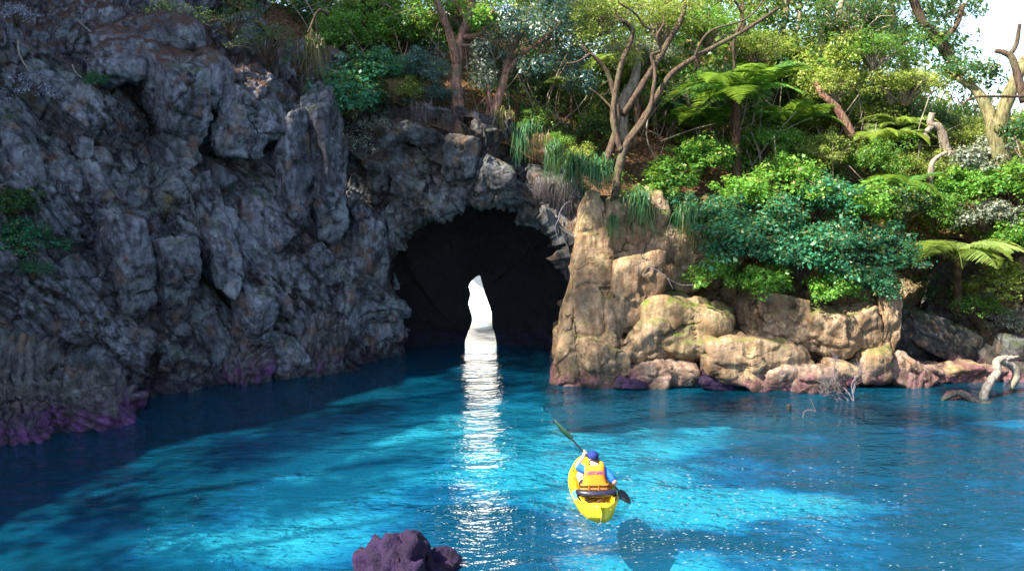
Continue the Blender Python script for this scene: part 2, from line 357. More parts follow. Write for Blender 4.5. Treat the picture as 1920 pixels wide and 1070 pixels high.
def make_seabed():
    nx, ny = 330, 300
    X, Y = np.meshgrid(np.linspace(-22, 24, nx), np.linspace(2, 46, ny), indexing='ij')
    P = np.stack([X.ravel(), Y.ravel(), np.zeros(nx * ny)], 1)
    sand = np.full(len(P), .29)
    # sandy patches and weed beds: (photo x, photo y, half width m, half depth m, amount)
    spots = [(440, 945, 1.6, .55, .85), (560, 915, 1.3, .55, .75), (600, 860, 1.3, .9, .55), (640, 800, 2.0, 1.3, .65), (780, 765, 2.4, 1.2, .70), (850, 740, 2.5, 1.6, .35),
             (940, 790, 1.6, 1.3, .75), (1010, 830, 1.6, 1.3, .85), (1080, 770, 2.2, 1.2, .70), (1180, 830, 2.2, 1.4, .60), (1240, 870, 1.2, .6, .30), (1400, 885, 1.6, .5, .70), (1330, 905, 1.2, .45, .5),
             (1500, 900, 1.2, .5, .45), (1200, 1000, 1.3, .8, .70), (1060, 1040, 1.0, .6, .5), (1600, 960, .9, .5, .35), (1650, 1040, .9, .5, .4), (1350, 1050, 1.2, .4, .55), (60, 1050, .7, .4, .35), (740, 900, 1.0, .4, .35), (300, 930, .8, .3, .3), (1000, 720, 2.6, 1.6, .3), (700, 720, 2.0, 1.2, .25),
             (720, 815, 1.0, .3, -.45), (640, 850, 1.0, .35, -.3), (370, 895, .8, .3, -.35), (930, 900, 1.2, .7, -.75), (960, 980, 1.3, .8, -.6), (1020, 855, .7, .25, -.35), (1370, 960, 1.3, .5, -.85), (1280, 940, .8, .35, -.5), (1560, 850, 1.8, .5, -.6), (1720, 900, 1.8, 1.0, -.6), (1500, 800, 3.0, .9, -.55),
             (1390, 1010, .7, .3, -.5), (1750, 800, 3.5, 1.5, -.5), (200, 850, 3.5, 2.0, -.25), (250, 1000, 2.0, .7, -.35), (600, 1000, 1.8, .8, -.35), (500, 1050, 1.2, .5, -.2), (1800, 1000, 2., 1.4, -.45), (880, 1050, 1.0, .5, -.35)]
    Wq = P * np.array([.8, 1.3, 1]); wx = .55 * fbm(Wq * .7, 4, 301); wy = .55 * fbm(Wq * .7, 4, 302)
    for (px, py, a, b, s) in spots:
        c = onz(px, py, -.5)
        q = ((P[:, 0] + wx - c.x) / a) ** 2 + ((P[:, 1] + wy - c.y) / b) ** 2
        sand += s * np.exp(-q * .8)
    sand += .24 * fbm(P * np.array([.7, 1.2, 1]), 5, 311, .6) + .16 * np.abs(fbm(P * np.array([1.8, 3.0, 1]), 4, 317, .6)) - .06
    sand += .24 * np.clip((P[:, 0] - .5) / 2, 0, 1) * np.clip((11 - P[:, 0]) / 3, 0, 1)
    sand = np.clip(sand, 0, 1)
    z = -1.15 + .03 * fbm(P * 1.4, 3, 320)
    P[:, 2] = z
    t = NT('seabed'); a = t.node('ShaderNodeAttribute', attribute_name='sand')
    n = t.noise(t.geo.outputs['Position'], 4.5, 6, .7); n2 = t.noise(t.geo.outputs['Position'], 14, 4, .7)
    f = t.math('ADD', a.outputs['Fac'], t.math('MULTIPLY', t.math('SUBTRACT', n, .5), .42))
    c = t.ramp(f, [(.04, (.006, .012, .045)), (.24, (.022, .085, .22)), (.46, (.065, .26, .42)), (.70, (.14, .46, .56)), (1.0, (.22, .60, .64))])
    c = t.mix(t.ramp(n2, [(.35, .35), (.6, 0.0)]), c, (.05, .06, .09))
    t.base(c, .95, .0)
    me = mesh_np('seabed', P, grid_faces(nx, ny), t.m, True)
    at_ = me.attributes.new('sand', 'FLOAT', 'POINT'); at_.data.foreach_set('value', sand.astype(np.float32))
    tag(link('seabed', me), 'pale sand and dark weed beds under the water', kind='structure')
    fm = plain('deep_seabed', (.03, .05, .08), .95, 0)
    tag(link('seabed_deep', mesh_np('seabed_deep', [(-400, -60, -3.4), (400, -60, -3.4), (400, 900, -3.4), (-400, 900, -3.4)], [(0, 1, 2, 3)], fm)), kind='structure')
make_seabed()

# ------------------------------------------------------------------ rock sheets
def sheet(name, base, mat, amp, label=None, smooth=False, fade=None, **dk):
    """base: (nu,nv,3) grid, displaced along its own normal as fractured rock"""
    nu, nv = base.shape[:2]
    du = np.gradient(base, axis=0); dv = np.gradient(base, axis=1)
    N = np.cross(du, dv); N /= np.linalg.norm(N, axis=2)[..., None] + 1e-9
    P = base.reshape(-1, 3); d = rock_disp(P, **dk) * amp
    if fade is not None: d = d * fade.reshape(-1)
    V = P + N.reshape(-1, 3) * d[:, None]
    me = mesh_np(name, V, grid_faces(nu, nv), mat, smooth)
    o = link(name, me); tag(o, label, kind='structure')
    return o, V.reshape(nu, nv, 3), N

def arclen(pts, n):
    P = np.asarray(pts, float); Q = spline(P, 400); L = np.concatenate([[0], np.cumsum(np.linalg.norm(np.diff(Q, axis=0), axis=1))])
    u = np.linspace(0, L[-1], n); return np.stack([np.interp(u, L, Q[:, k]) for k in range(Q.shape[1])], 1)

# left cliff: foot line in plan, leaning back with height, a soil slope above 8.5 m, an unseen top raised for shade
foot = arclen([(-15.5, 0), (-15, 5), (-13.8, 10), (-12.4, 14), (-11.3, 16.3), (-9.7, 17.9), (-8.5, 18.95), (-7.0, 20.2), (-5.9, 21.3), (-4.5, 22.5), (-4.0, 23.6), (-4.2, 25.5)], 1400)
foot = np.vstack([foot[:700:12], foot[700:]])[:, :]; NU = len(foot); NV = 460
tz = np.concatenate([np.linspace(0, .76, 400), np.linspace(.76, 1, 61)[1:]])
zs = np.where(tz < .76, -1.0 + tz / .76 * 11.0, 10.0 + (tz - .76) / .24 * 14.0)
lean = np.interp(zs, [-1, 0, 1.2, 3, 5, 7, 8.2, 9, 10, 12, 16, 24], [-.5, -.15, .25, .05, .45, 1.0, 1.6, 2.6, 3.9, 4.8, 5.4, 6.2])
tg = np.gradient(foot, axis=0); tg /= np.linalg.norm(tg, axis=1)[:, None]
nb_ = np.stack([-tg[:, 1], tg[:, 0]], 1)                    # away from the water
k = np.ones(71) / 71
nb_ = np.stack([np.convolve(np.pad(nb_[:, i], 35, 'edge'), k, 'valid') for i in (0, 1)], 1); nb_ /= np.linalg.norm(nb_, axis=1)[:, None]
top = np.interp(foot[:, 1], [0, 6.8, 8.5, 12, 13.4, 14.4, 15.4, 16, 20, 22.3, 23.5, 24], [.66, .66, .90, 1.0, 1.0, .84, 1.0, 1.0, 1.0, .52, .44, .44])  # out-of-view top heights shaped to block the sun, notched for the ledge
top = np.maximum(top, .1)
zz = np.where(zs[None, :] <= 8.5, zs[None, :], 8.5 + (zs[None, :] - 8.5) * np.maximum(top[:, None] - .4, .05) / .6)
base = np.empty((NU, NV, 3))
near = np.clip((foot[:, 1] - 21.5) / 3.5, 0, 1)[:, None]
ln = lean[None, :] * (1 - .55 * near)
base[..., 0] = foot[:, 0][:, None] + nb_[:, 0][:, None] * ln
base[..., 1] = foot[:, 1][:, None] + nb_[:, 1][:, None] * ln
base[..., 2] = zz
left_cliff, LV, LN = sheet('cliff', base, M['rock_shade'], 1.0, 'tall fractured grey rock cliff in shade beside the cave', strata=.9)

# arch: runs from the far opening through the tunnel to the mouth and out over the face
NT_, NS = 440, 400
far = [(-1.52, 25.2, -.8), (-1.50, 25.1, 0), (-1.38, 25, .45), (-1.27, 25, .85), (-1.37, 25, 1.3), (-1.31, 25, 1.6), (-1.37, 25, 1.85), (-1.22, 25, 2.1), (-1.02, 25, 2.2), (-.95, 25, 2.0), (-.84, 25, 1.6), (-.66, 25, 1.1), (-.62, 25, .6), (-.50, 25.1, 0), (-.47, 25.2, -.8)]
mouth = [(-3.95, 23.2, -.8), (-3.9, 23.1, .6), (-3.8, 23, 2), (-3.5, 22.9, 3.15), (-2.8, 22.6, 3.95), (-1.7, 22.2, 4.45), (-.5, 22.0, 4.75), (.5, 21.9, 4.5), (1.3, 22.1, 3.7), (1.7, 22.3, 2.6), (1.8, 22.3, .8), (1.8, 22.3, -.8)]
outer = [(-6.2, 22.3, -.8), (-6.4, 22.5, 1.5), (-6.4, 22.9, 3.5), (-6.2, 23.3, 5.6), (-4.6, 23.4, 7.2), (-2.2, 23.2, 7.15), (0, 22.8, 6.6), (1.4, 22.5, 6.0), (2.3, 22.5, 5.0), (2.5, 22.4, 3), (2.4, 22.3, 1), (2.3, 22.2, -.8)]
fa, mo, ou = spline(far, NT_), spline(mouth, NT_), spline(outer, NT_)
s_ = np.concatenate([np.linspace(-1, -.12, 110), np.linspace(-.12, 1, 291)[1:]])
ab = np.empty((NT_, NS, 3)); fd = np.empty((NT_, NS))
for q, s in enumerate(s_):
    if s < 0:
        w = (-s) ** 3.2; ab[:, q] = mo * (1 - w) + fa * w
        ab[:, q, 1] = mo[:, 1] * (1 + s) + fa[:, 1] * (-s)
        fd[:, q] = .10 + .57 * (1 - (-s) ** 1.2)
    else:
        w = s ** .9; ab[:, q] = mo * (1 - w) + ou * w
        ab[:, q, 1] -= .55 * math.sin(math.pi * min(1, s * 1.15)) * np.linspace(1.2, 0, NT_)
        fd[:, q] = .67 + .3 * s
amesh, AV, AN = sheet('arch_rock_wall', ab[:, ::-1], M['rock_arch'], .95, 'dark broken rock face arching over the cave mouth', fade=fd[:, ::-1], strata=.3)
me = amesh.data; me.materials.append(M['rock_tunnel_shade'])
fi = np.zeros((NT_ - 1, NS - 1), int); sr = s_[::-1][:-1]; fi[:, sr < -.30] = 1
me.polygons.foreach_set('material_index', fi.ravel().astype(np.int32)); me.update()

# right bank
rf = arclen([(.9, 23.6), (1.7, 21.5), (2.4, 20.55), (3.4, 20.45), (4.8, 20.4), (6.6, 20.1), (8.6, 20.4), (9.7, 21.0), (10.7, 22.9), (11.7, 23.2), (13.0, 22.1), (14.4, 21.9), (16.2, 20.0), (17.6, 16), (18.4, 8), (18.5, -2)], 420)
zr = np.linspace(-1, 9, 200)
tg = np.gradient(rf, axis=0); tg /= np.linalg.norm(tg, axis=1)[:, None]; nr = np.stack([-tg[:, 1], tg[:, 0]], 1)
nr = np.stack([np.convolve(np.pad(nr[:, i], 25, 'edge'), np.ones(51) / 51, 'valid') for i in (0, 1)], 1); nr /= np.linalg.norm(nr, axis=1)[:, None]
px_ = rf[:, 0]; uu = np.linspace(0, 1, 420)
steep = np.interp(px_, [.7, 3, 5, 7, 9, 10.5, 12, 13, 18.5], [.30, .30, .42, .8, .75, .30, .45, 1.0, .8])
pr = np.interp(zr, [-1, 0, 1, 3, 9], [-.5, 0, .5, 2.4, 9.5])
bb = np.empty((420, 200, 3))
bb[..., 0] = rf[:, 0][:, None] + nr[:, 0][:, None] * pr[None] * steep[:, None]
bb[..., 1] = rf[:, 1][:, None] + nr[:, 1][:, None] * pr[None] * steep[:, None]
zt = np.interp(px_, [.7, 3, 4.5, 6, 9, 11, 13, 16, 18.5], [4.6, 4.4, 3.8, 3.0, 3.2, 3.6, 5, 8, 9])
bb[..., 2] = np.where(zr[None] < 1, zr[None], 1 + (zr[None] - 1) * (zt[:, None] - 1) / 8)
rmesh, RV, RN = sheet('bank_rock_wall', bb, M['rock_tan'], .8, 'tan rock bank under the hillside shrubs', strata=.15, big=.7)

# hillside
CP = [(2.0, 22.4, 4.9), (2.8, 22.2, 4.8), (3.8, 22.3, 3.9), (5.5, 22, 2.9), (8, 22.4, 3.1), (10, 23, 3.3), (12, 24.2, 3.4), (14, 24, 3.6), (16, 22.5, 4.2), (19, 18, 7), (21, 8, 8),
      (4.8, 26, 6.4), (6.6, 24, 5.0), (10.5, 30, 7.8), (12.5, 36, 10.3), (14.3, 26, 5.6), (20, 35, 6.5), (22, 26, 7.5), (8, 30, 7.2), (2, 28, 8), (2, 34, 10.8), (8, 36, 11.2),
      (-1.3, 23.2, 6.6), (.6, 22.8, 6.0), (-3.5, 23.5, 6.9), (-1, 27, 9.2), (-5, 24.4, 8.0), (-6, 27, 10.3), (-1, 31, 11.0), (4, 31, 9.2), (-7.5, 23.5, 10), (-9, 26, 11), (-14, 24, 12), (-14, 29, 10.5), (-20, 20, 16), (-20, 30, 12),
      (-6, 34, 5.5), (-1, 34, 7.5), (-1, 37, 1), (-6, 37, -1.5), (-12, 35, 7), (-12, 39, -1), (-20, 38, 2), (-20, 42, -3), (-6, 42, -3), (0, 42, -3), (4, 40, 5), (10, 46, 10), (20, 46, 4), (4, 46, -1), (26, 40, 5), (-18, 10, 12.5), (-17.5, 2, 12), (-24, 4, 16), (18, 30, 7)]
CP = np.array(CP, float)
def tps_fit(P, z):
    D = np.linalg.norm(P[:, None] - P[None], axis=2); K = np.where(D > 0, D * D * np.log(D + 1e-9), 0) + np.eye(len(P)) * .4
    A = np.zeros((len(P) + 3,) * 2); A[:len(P), :len(P)] = K; A[:len(P), len(P)] = 1; A[:len(P), len(P) + 1:] = P; A[len(P):, :len(P)] = A[:len(P), len(P):].T
    return np.linalg.solve(A, np.concatenate([z, [0, 0, 0]]))
TW = tps_fit(CP[:, :2], CP[:, 2])
def hill(Q):
    Q = np.atleast_2d(np.asarray(Q, float)); out = np.zeros(len(Q))
    for s in range(0, len(Q), 20000):
        q = Q[s:s + 20000]; D = np.linalg.norm(q[:, None] - CP[None, :, :2], axis=2)
        out[s:s + 20000] = (np.where(D > 0, D * D * np.log(D + 1e-9), 0)) @ TW[:-3] + TW[-3] + q @ TW[-2:]
    P3 = np.hstack([Q, np.zeros((len(Q), 1))])
    return out + .28 * fbm(P3 * .55, 4, 401) + .10 * fbm(P3 * 2.1, 3, 402)
POOL = np.array([(-17, -20), (-17.3, 4), (-16, 9.5), (-15.2, 14), (-14.4, 18), (-12.0, 20.8), (-9.5, 22.6), (-7.6, 23.6), (-5.2, 23.5), (-2, 22.9), (0, 22.5), (1.6, 22.5), (2.4, 22.3), (3.4, 22.0), (5, 22.1), (7, 22.0), (9, 22.3), (10.4, 23.6), (11.8, 24.2), (13.5, 23.6), (15, 23.2), (17.4, 21), (19.6, 16), (20.4, 8), (20.5, -20)])
def inside(Q, poly):
    x, y = Q[:, 0], Q[:, 1]; r = np.zeros(len(Q), bool); n = len(poly)
    for i in range(n):
        (xa, ya), (xb, yb) = poly[i], poly[(i + 1) % n]
        r ^= ((ya > y) != (yb > y)) & (x < (xb - xa) * (y - ya) / (yb - ya + 1e-12) + xa)
    return r
hx, hy = np.linspace(-26, 28, 260), np.linspace(-4, 50, 260)
HX, HY = np.meshgrid(hx, hy, indexing='ij'); HQ = np.stack([HX.ravel(), HY.ravel()], 1)
HZ = hill(HQ); F = grid_faces(260, 260)
HC = HQ[F].mean(1); keep = ~inside(HC, POOL) & ~((HC[:, 1] > 30.2) & (HC[:, 0] > -30) & (HC[:, 0] < 4)) & ~((HC[:, 1] > 22.5) & (HC[:, 0] < -8.6))
tag(link('hillside', mesh_np('hillside', np.hstack([HQ, HZ[:, None]]), F[keep], M['soil'], True)), 'brown leaf-strewn hillside under the trees', kind='structure')
def ground(x, y): return float(hill([(x, y)])[0])

# sunlit pale beach seen through the tunnel
t = NT('white_sand'); t.base(t.ramp(t.noise(t.geo.outputs['Position'], 6, 5), [(.3, (.80, .78, .72)), (.7, (.88, .86, .82))]), .9, .1); M['sand'] = t.m
bx, by = np.meshgrid(np.linspace(-16, 3, 60), np.linspace(0, 1, 40), indexing='ij')
Pb = np.stack([bx.ravel(), 29.7 + by.ravel() * 21, 0 * bx.ravel()], 1)
Pb[:, 2] = np.interp(by.ravel(), [0, .02, .35, .6, 1], [-.3, .04, 3.0, 7, 15]) + .12 * fbm(Pb * .8, 4, 77); Pb[:, 1] += .5 * vnoise(Pb * .3, 78)
tag(link('beach', mesh_np('beach', Pb, grid_faces(60, 40), M['sand'], True)), 'sunlit white beach seen through the tunnel', kind='structure')

# ------------------------------------------------------------------ boulders and slabs
def ico(sub):
    bm = bmesh.new(); bmesh.ops.create_icosphere(bm, subdivisions=sub, radius=1)
    V = np.array([v.co[:] for v in bm.verts]); F = np.array([[v.index for v in f.verts] for f in bm.faces]); bm.free(); return V, F
ICO = {k: ico(k) for k in (2, 3, 4, 5)}
def rock_shape(radii, seed, planes=14, soft=14.0, sub=5, rough=.05, strata=0.0, rot=(0, 0, 0), pit=0.0):
    rg = np.random.RandomState(seed); D, F = ICO[sub]
    box = np.vstack([np.eye(3), -np.eye(3)]) + rg.normal(size=(6, 3)) * .20; n = np.vstack([box, rg.normal(size=(max(2, planes - 6), 3))]); n /= np.linalg.norm(n, axis=1)[:, None]; h = np.concatenate([.74 + .16 * rg.rand(6), .86 + .25 * rg.rand(len(n) - 6)])
    q = np.maximum(D @ n.T, 1e-3) / h[None]
    r = 1 / (np.exp(soft * np.minimum(q, 3)).sum(1) + np.exp(soft * .8)); r = -np.log(1 / r) / soft; r = 1 / np.maximum(-r, .3)
    r = np.minimum(r, 1.5)
    V = D * r[:, None] * np.array(radii)[None]
    sc = float(np.mean(radii)); off = seed * 3.7
    v1, c1 = facet(V / sc + off, .8, seed, 1.6)
    nz = fbm(V / sc * 1.6 + off, 5, seed)
    if soft > 30:
        v2, c2 = facet(V / sc + off + 7, .45, seed + 2, 2.6); d_ = sc * (.09 * v1 - .08 * c1 + .045 * v2 - .03 * c2 + .012 * fbm(V / sc * 5 + off, 3, seed))
    d = sc * (.10 * v1 - .07 * c1) + sc * rough * nz + sc * .05 * (1 - 2 * np.abs(fbm(V / sc * 1.2 + off, 4, seed + 40))) + .035 * fbm(V * 5 + off, 3, seed + 5)
    if soft > 30: d = d_
    if strata:
        a = V[:, 0] * 4.4 + V[:, 2] * 1.8 + .25 * nz; a = a - np.floor(a); d += strata * (np.abs(a - .5) * 2 - .6) * .16
    if pit:
        w = np.clip(.42 - np.abs(fbm(V * 6.0 + off, 2, seed + 9)), 0, 1); d -= pit * np.clip(vnoise(V * 9 + off, seed + 3) - .15, 0, 1) + pit * .5 * w * 0
    V = V + D * d[:, None]
    if any(rot): V = V @ np.array(Matrix.Rotation(rot[2], 3, 'Z') @ Matrix.Rotation(rot[1], 3, 'Y') @ Matrix.Rotation(rot[0], 3, 'X')).T
    return V, F
def rock(name, c, radii, seed, mat, label=None, cat='boulder', group=None, parent=None, smooth=False, **kw):
    V, F = rock_shape(radii, seed, **kw)
    o = link(name, mesh_np(name, V, F, M[mat], smooth), parent, c)
    if parent is None: tag(o, label, cat, group)
    return o

# rock pieces standing proud of the left cliff and of the arch: parts of their walls
rg = np.random.RandomState(5)
def embed(parent, V, N, count, lo, hi, mat, smin, smax, seed0, spread):
    nu, nv = V.shape[:2]
    for i in range(count):
        a = int(nu * (lo[0] + (hi[0] - lo[0]) * rg.rand())); b = int(nv * (lo[1] + (hi[1] - lo[1]) * rg.rand() ** 1.2))
        p = V[a, b]; s = smin + (smax - smin) * rg.rand() ** 2
        rock('rock', Vector(p) - Vector(N[a, b]) * s * .45, (s * (.8 + .9 * rg.rand()), s * .75, s * (.8 + spread * rg.rand())), seed0 + i, mat, parent=parent,
             planes=8, soft=60, sub=4, rough=.03, rot=(R(rg.uniform(-25, 25)), R(rg.uniform(15, 50)), R(rg.uniform(-60, 20))))
embed(left_cliff, LV, LN, 34, (.10, .03), (.93, .72), 'rock_shade', .25, .7, 1000, .5)
embed(amesh, AV, -AN, 14, (.10, .08), (.80, .50), 'rock_arch', .2, .5, 2000, .3)
# the long pale columns and slabs of the left cliff
for i, (px, py, y, rad, rot, sd_) in enumerate([
        (610, 300, 21.6, (.62, .5, 2.1), (R(4), R(-4), R(-35)), 11), (548, 320, 21.2, (.42, .45, 1.7), (R(3), R(6), R(-35)), 12), (450, 235, 20.8, (.62, .6, .95), (0, R(18), R(-40)), 13),
        (505, 235, 21.2, (.55, .5, .6), (0, R(-20), R(-40)), 14), (240, 500, 18.9, (.85, .5, 1.5), (R(5), R(24), R(-42)), 15), (330, 520, 19.3, (.6, .5, 1.3), (R(5), R(25), R(-42)), 16), (400, 420, 19.9, (.35, .4, 1.7), (R(3), R(-22), R(-42)), 17),
        (480, 590, 20.3, (.5, .5, 1.0), (R(3), R(20), R(-42)), 18), (330, 180, 20.0, (.9, .7, 1.1), (R(5), R(25), R(-42)), 19), (655, 560, 22.0, (.45, .5, 1.3), (0, R(8), R(-35)), 20), (690, 470, 22.6, (.5, .5, 1.5), (0, R(5), R(-30)), 21)]):
    c = at(px, py, y); rock('rock', c, rad, sd_ * 7, 'rock_shade', parent=left_cliff, planes=10, soft=50, sub=5, rough=.04, rot=rot)
for (px, py, y, rad, sd_) in [(280, 75, 20.4, (1.5, .9, .55), 31), (235, 120, 19.8, (1.0, .8, .6), 32), (370, 150, 20.6, (.8, .7, .8), 33)]:
    rock('rock', at(px, py, y), rad, sd_, 'rock_shade', parent=left_cliff, planes=18, soft=9, sub=5, strata=.3, rot=(0, R(-8), R(20)))
for (px, py, y, rad, sd_) in [(865, 300, 22.2, (.55, .5, .75), 41), (780, 250, 22.8, (.75, .5, .35), 42), (720, 300, 22.9, (.5, .5, .9), 43), (935, 330, 22.0, (.5, .45, .4), 44), (770, 350, 22.6, (.6, .5, .4), 45)]:
    rock('rock', at(px, py, y), rad, sd_, 'rock_arch', parent=amesh, planes=10, soft=50, sub=5, rough=.04, rot=(R(8), R(12), R(-10)))

# ribbed slabs at the foot of the left cliff
for (px, py, y, rad, sd_, rot, lab) in [
        (105, 752, 16.9, (1.75, .9, .85), 51, (0, R(12), R(18)), 'large ribbed slab with purple algae at the water under the left cliff'),
        (205, 752, 17.7, (.75, .6, .62), 52, (0, R(30), R(20)), 'ribbed purple block at the tip of the large slab'),
        (20, 700, 16.8, (.9, .8, 1.0), 53, (0, R(25), R(10)), 'dark ribbed block cut by the left picture edge above the slab'),
        (462, 692, 20.4, (.55, .5, .62), 54, (0, R(32), R(-20)), 'small ribbed slab leaning at the foot of the cliff'),
        (600, 650, 21.4, (.6, .5, 1.1), 55, (0, R(30), R(-20)), 'slanting ribbed slab between the small slab and the cave mouth'),
        (20, 800, 16.0, (.9, .6, .4), 56, (0, R(8), R(10)), 'low dark slab with purple edge in the bottom corner of the cliff')]:
    rock('rock_slab', at(px, py, y), rad, sd_, 'rock_ribbed', lab, 'rock slab', 'ribbed slabs under the left cliff', planes=10, soft=18, sub=5, strata=1.7, rot=rot)

# purple pitted rock in front
V, F = rock_shape((.74, .6, .70), 64, planes=14, soft=13, sub=5, rough=.26, pit=.34, rot=(R(24), R(-32), R(10)))
o = link('boulder', mesh_np('boulder', V, F, M['rock_purple']), None, onz(755, 1078) + Vector((0, 0, -.24))); o.rotation_euler = (0, R(-18), R(8)); tag(o, 'pitted purple rock rising from the water at the bottom edge', 'boulder')
V, F = rock_shape((.8, .5, .45), 65, planes=16, soft=10, sub=5, rough=.14, pit=.14)
o2 = link('shoulder', mesh_np('shoulder', V, F, M['rock_purple']), o, (-.62, -.12, -.22)); 

# right bank boulders: (px, py, y, radii, seed, material, soft, rot, label)
def pillar():
    lev = [(1104, 1128, 362, 21.35), (1092, 1138, 395, 21.2), (1080, 1146, 440, 21.0), (1074, 1152, 490, 20.85), (1068, 1156, 540, 20.75), (1058, 1158, 590, 20.6), (1048, 1160, 640, 20.5), (1038, 1165, 700, 20.35), (1030, 1168, 735, 20.3), (1025, 1170, 775, 20.2)]
    rows = []
    for (a, b, py, y) in lev:
        A, B = at(a, py, y), at(b, py, y); rows.append(((A.x + B.x) / 2, y + .75, A.z, (B.x - A.x) / 2))
    Q = spline(rows, 150); n = 130; th = np.arange(n) / n * 2 * math.pi
    ce, sn = np.cos(th), np.sin(th); e = .42
    X = Q[:, 0][:, None] + Q[:, 3][:, None] * (np.sign(ce) * np.abs(ce) ** e)[None]
    Y = Q[:, 1][:, None] + (.35 + Q[:, 3][:, None] * .75) * (np.sign(sn) * np.abs(sn) ** e)[None] * np.linspace(.75, 1.25, 150)[:, None]
    P = np.stack([X, Y, np.repeat(Q[:, 2][:, None], n, 1)], -1)
    du = np.gradient(P, axis=0); dv = np.roll(P, -1, 1) - np.roll(P, 1, 1); N = np.cross(dv, du); N /= np.linalg.norm(N, axis=2)[..., None] + 1e-9
    f = P.reshape(-1, 3); v1, c1 = facet(f * np.array([1, 1, .6]), .8, 77, 1.6); d = .11 * v1 - .06 * c1 + .04 * fbm(f * 1.5, 5, 70) + .02 * fbm(f * 7, 3, 71)
    out = f - N.reshape(-1, 3) * d[:, None]
    Fq = grid_faces(n, 150, True)
    out = out.reshape(150, n, 3).transpose(1, 0, 2).reshape(-1, 3)
    capi = np.arange(n) * 150
    out = np.vstack([out, out[capi].mean(0)[None] + [[0, 0, .12]]])
    cap = np.stack([capi, np.full(n, n * 150), np.full(n, n * 150), np.roll(capi, -1)], 1)
    me = bpy.data.meshes.new('rock_pillar')
    me.from_pydata(out.tolist(), [], Fq.tolist() + [[int(a), int(b), int(c)] for a, b, _, c in cap]); me.materials.append(M['rock_tan'])
    tag(link('rock_pillar', me), 'tall tan rock pillar at the edge of the cave mouth, bright in the sun', 'rock pillar')
pillar()
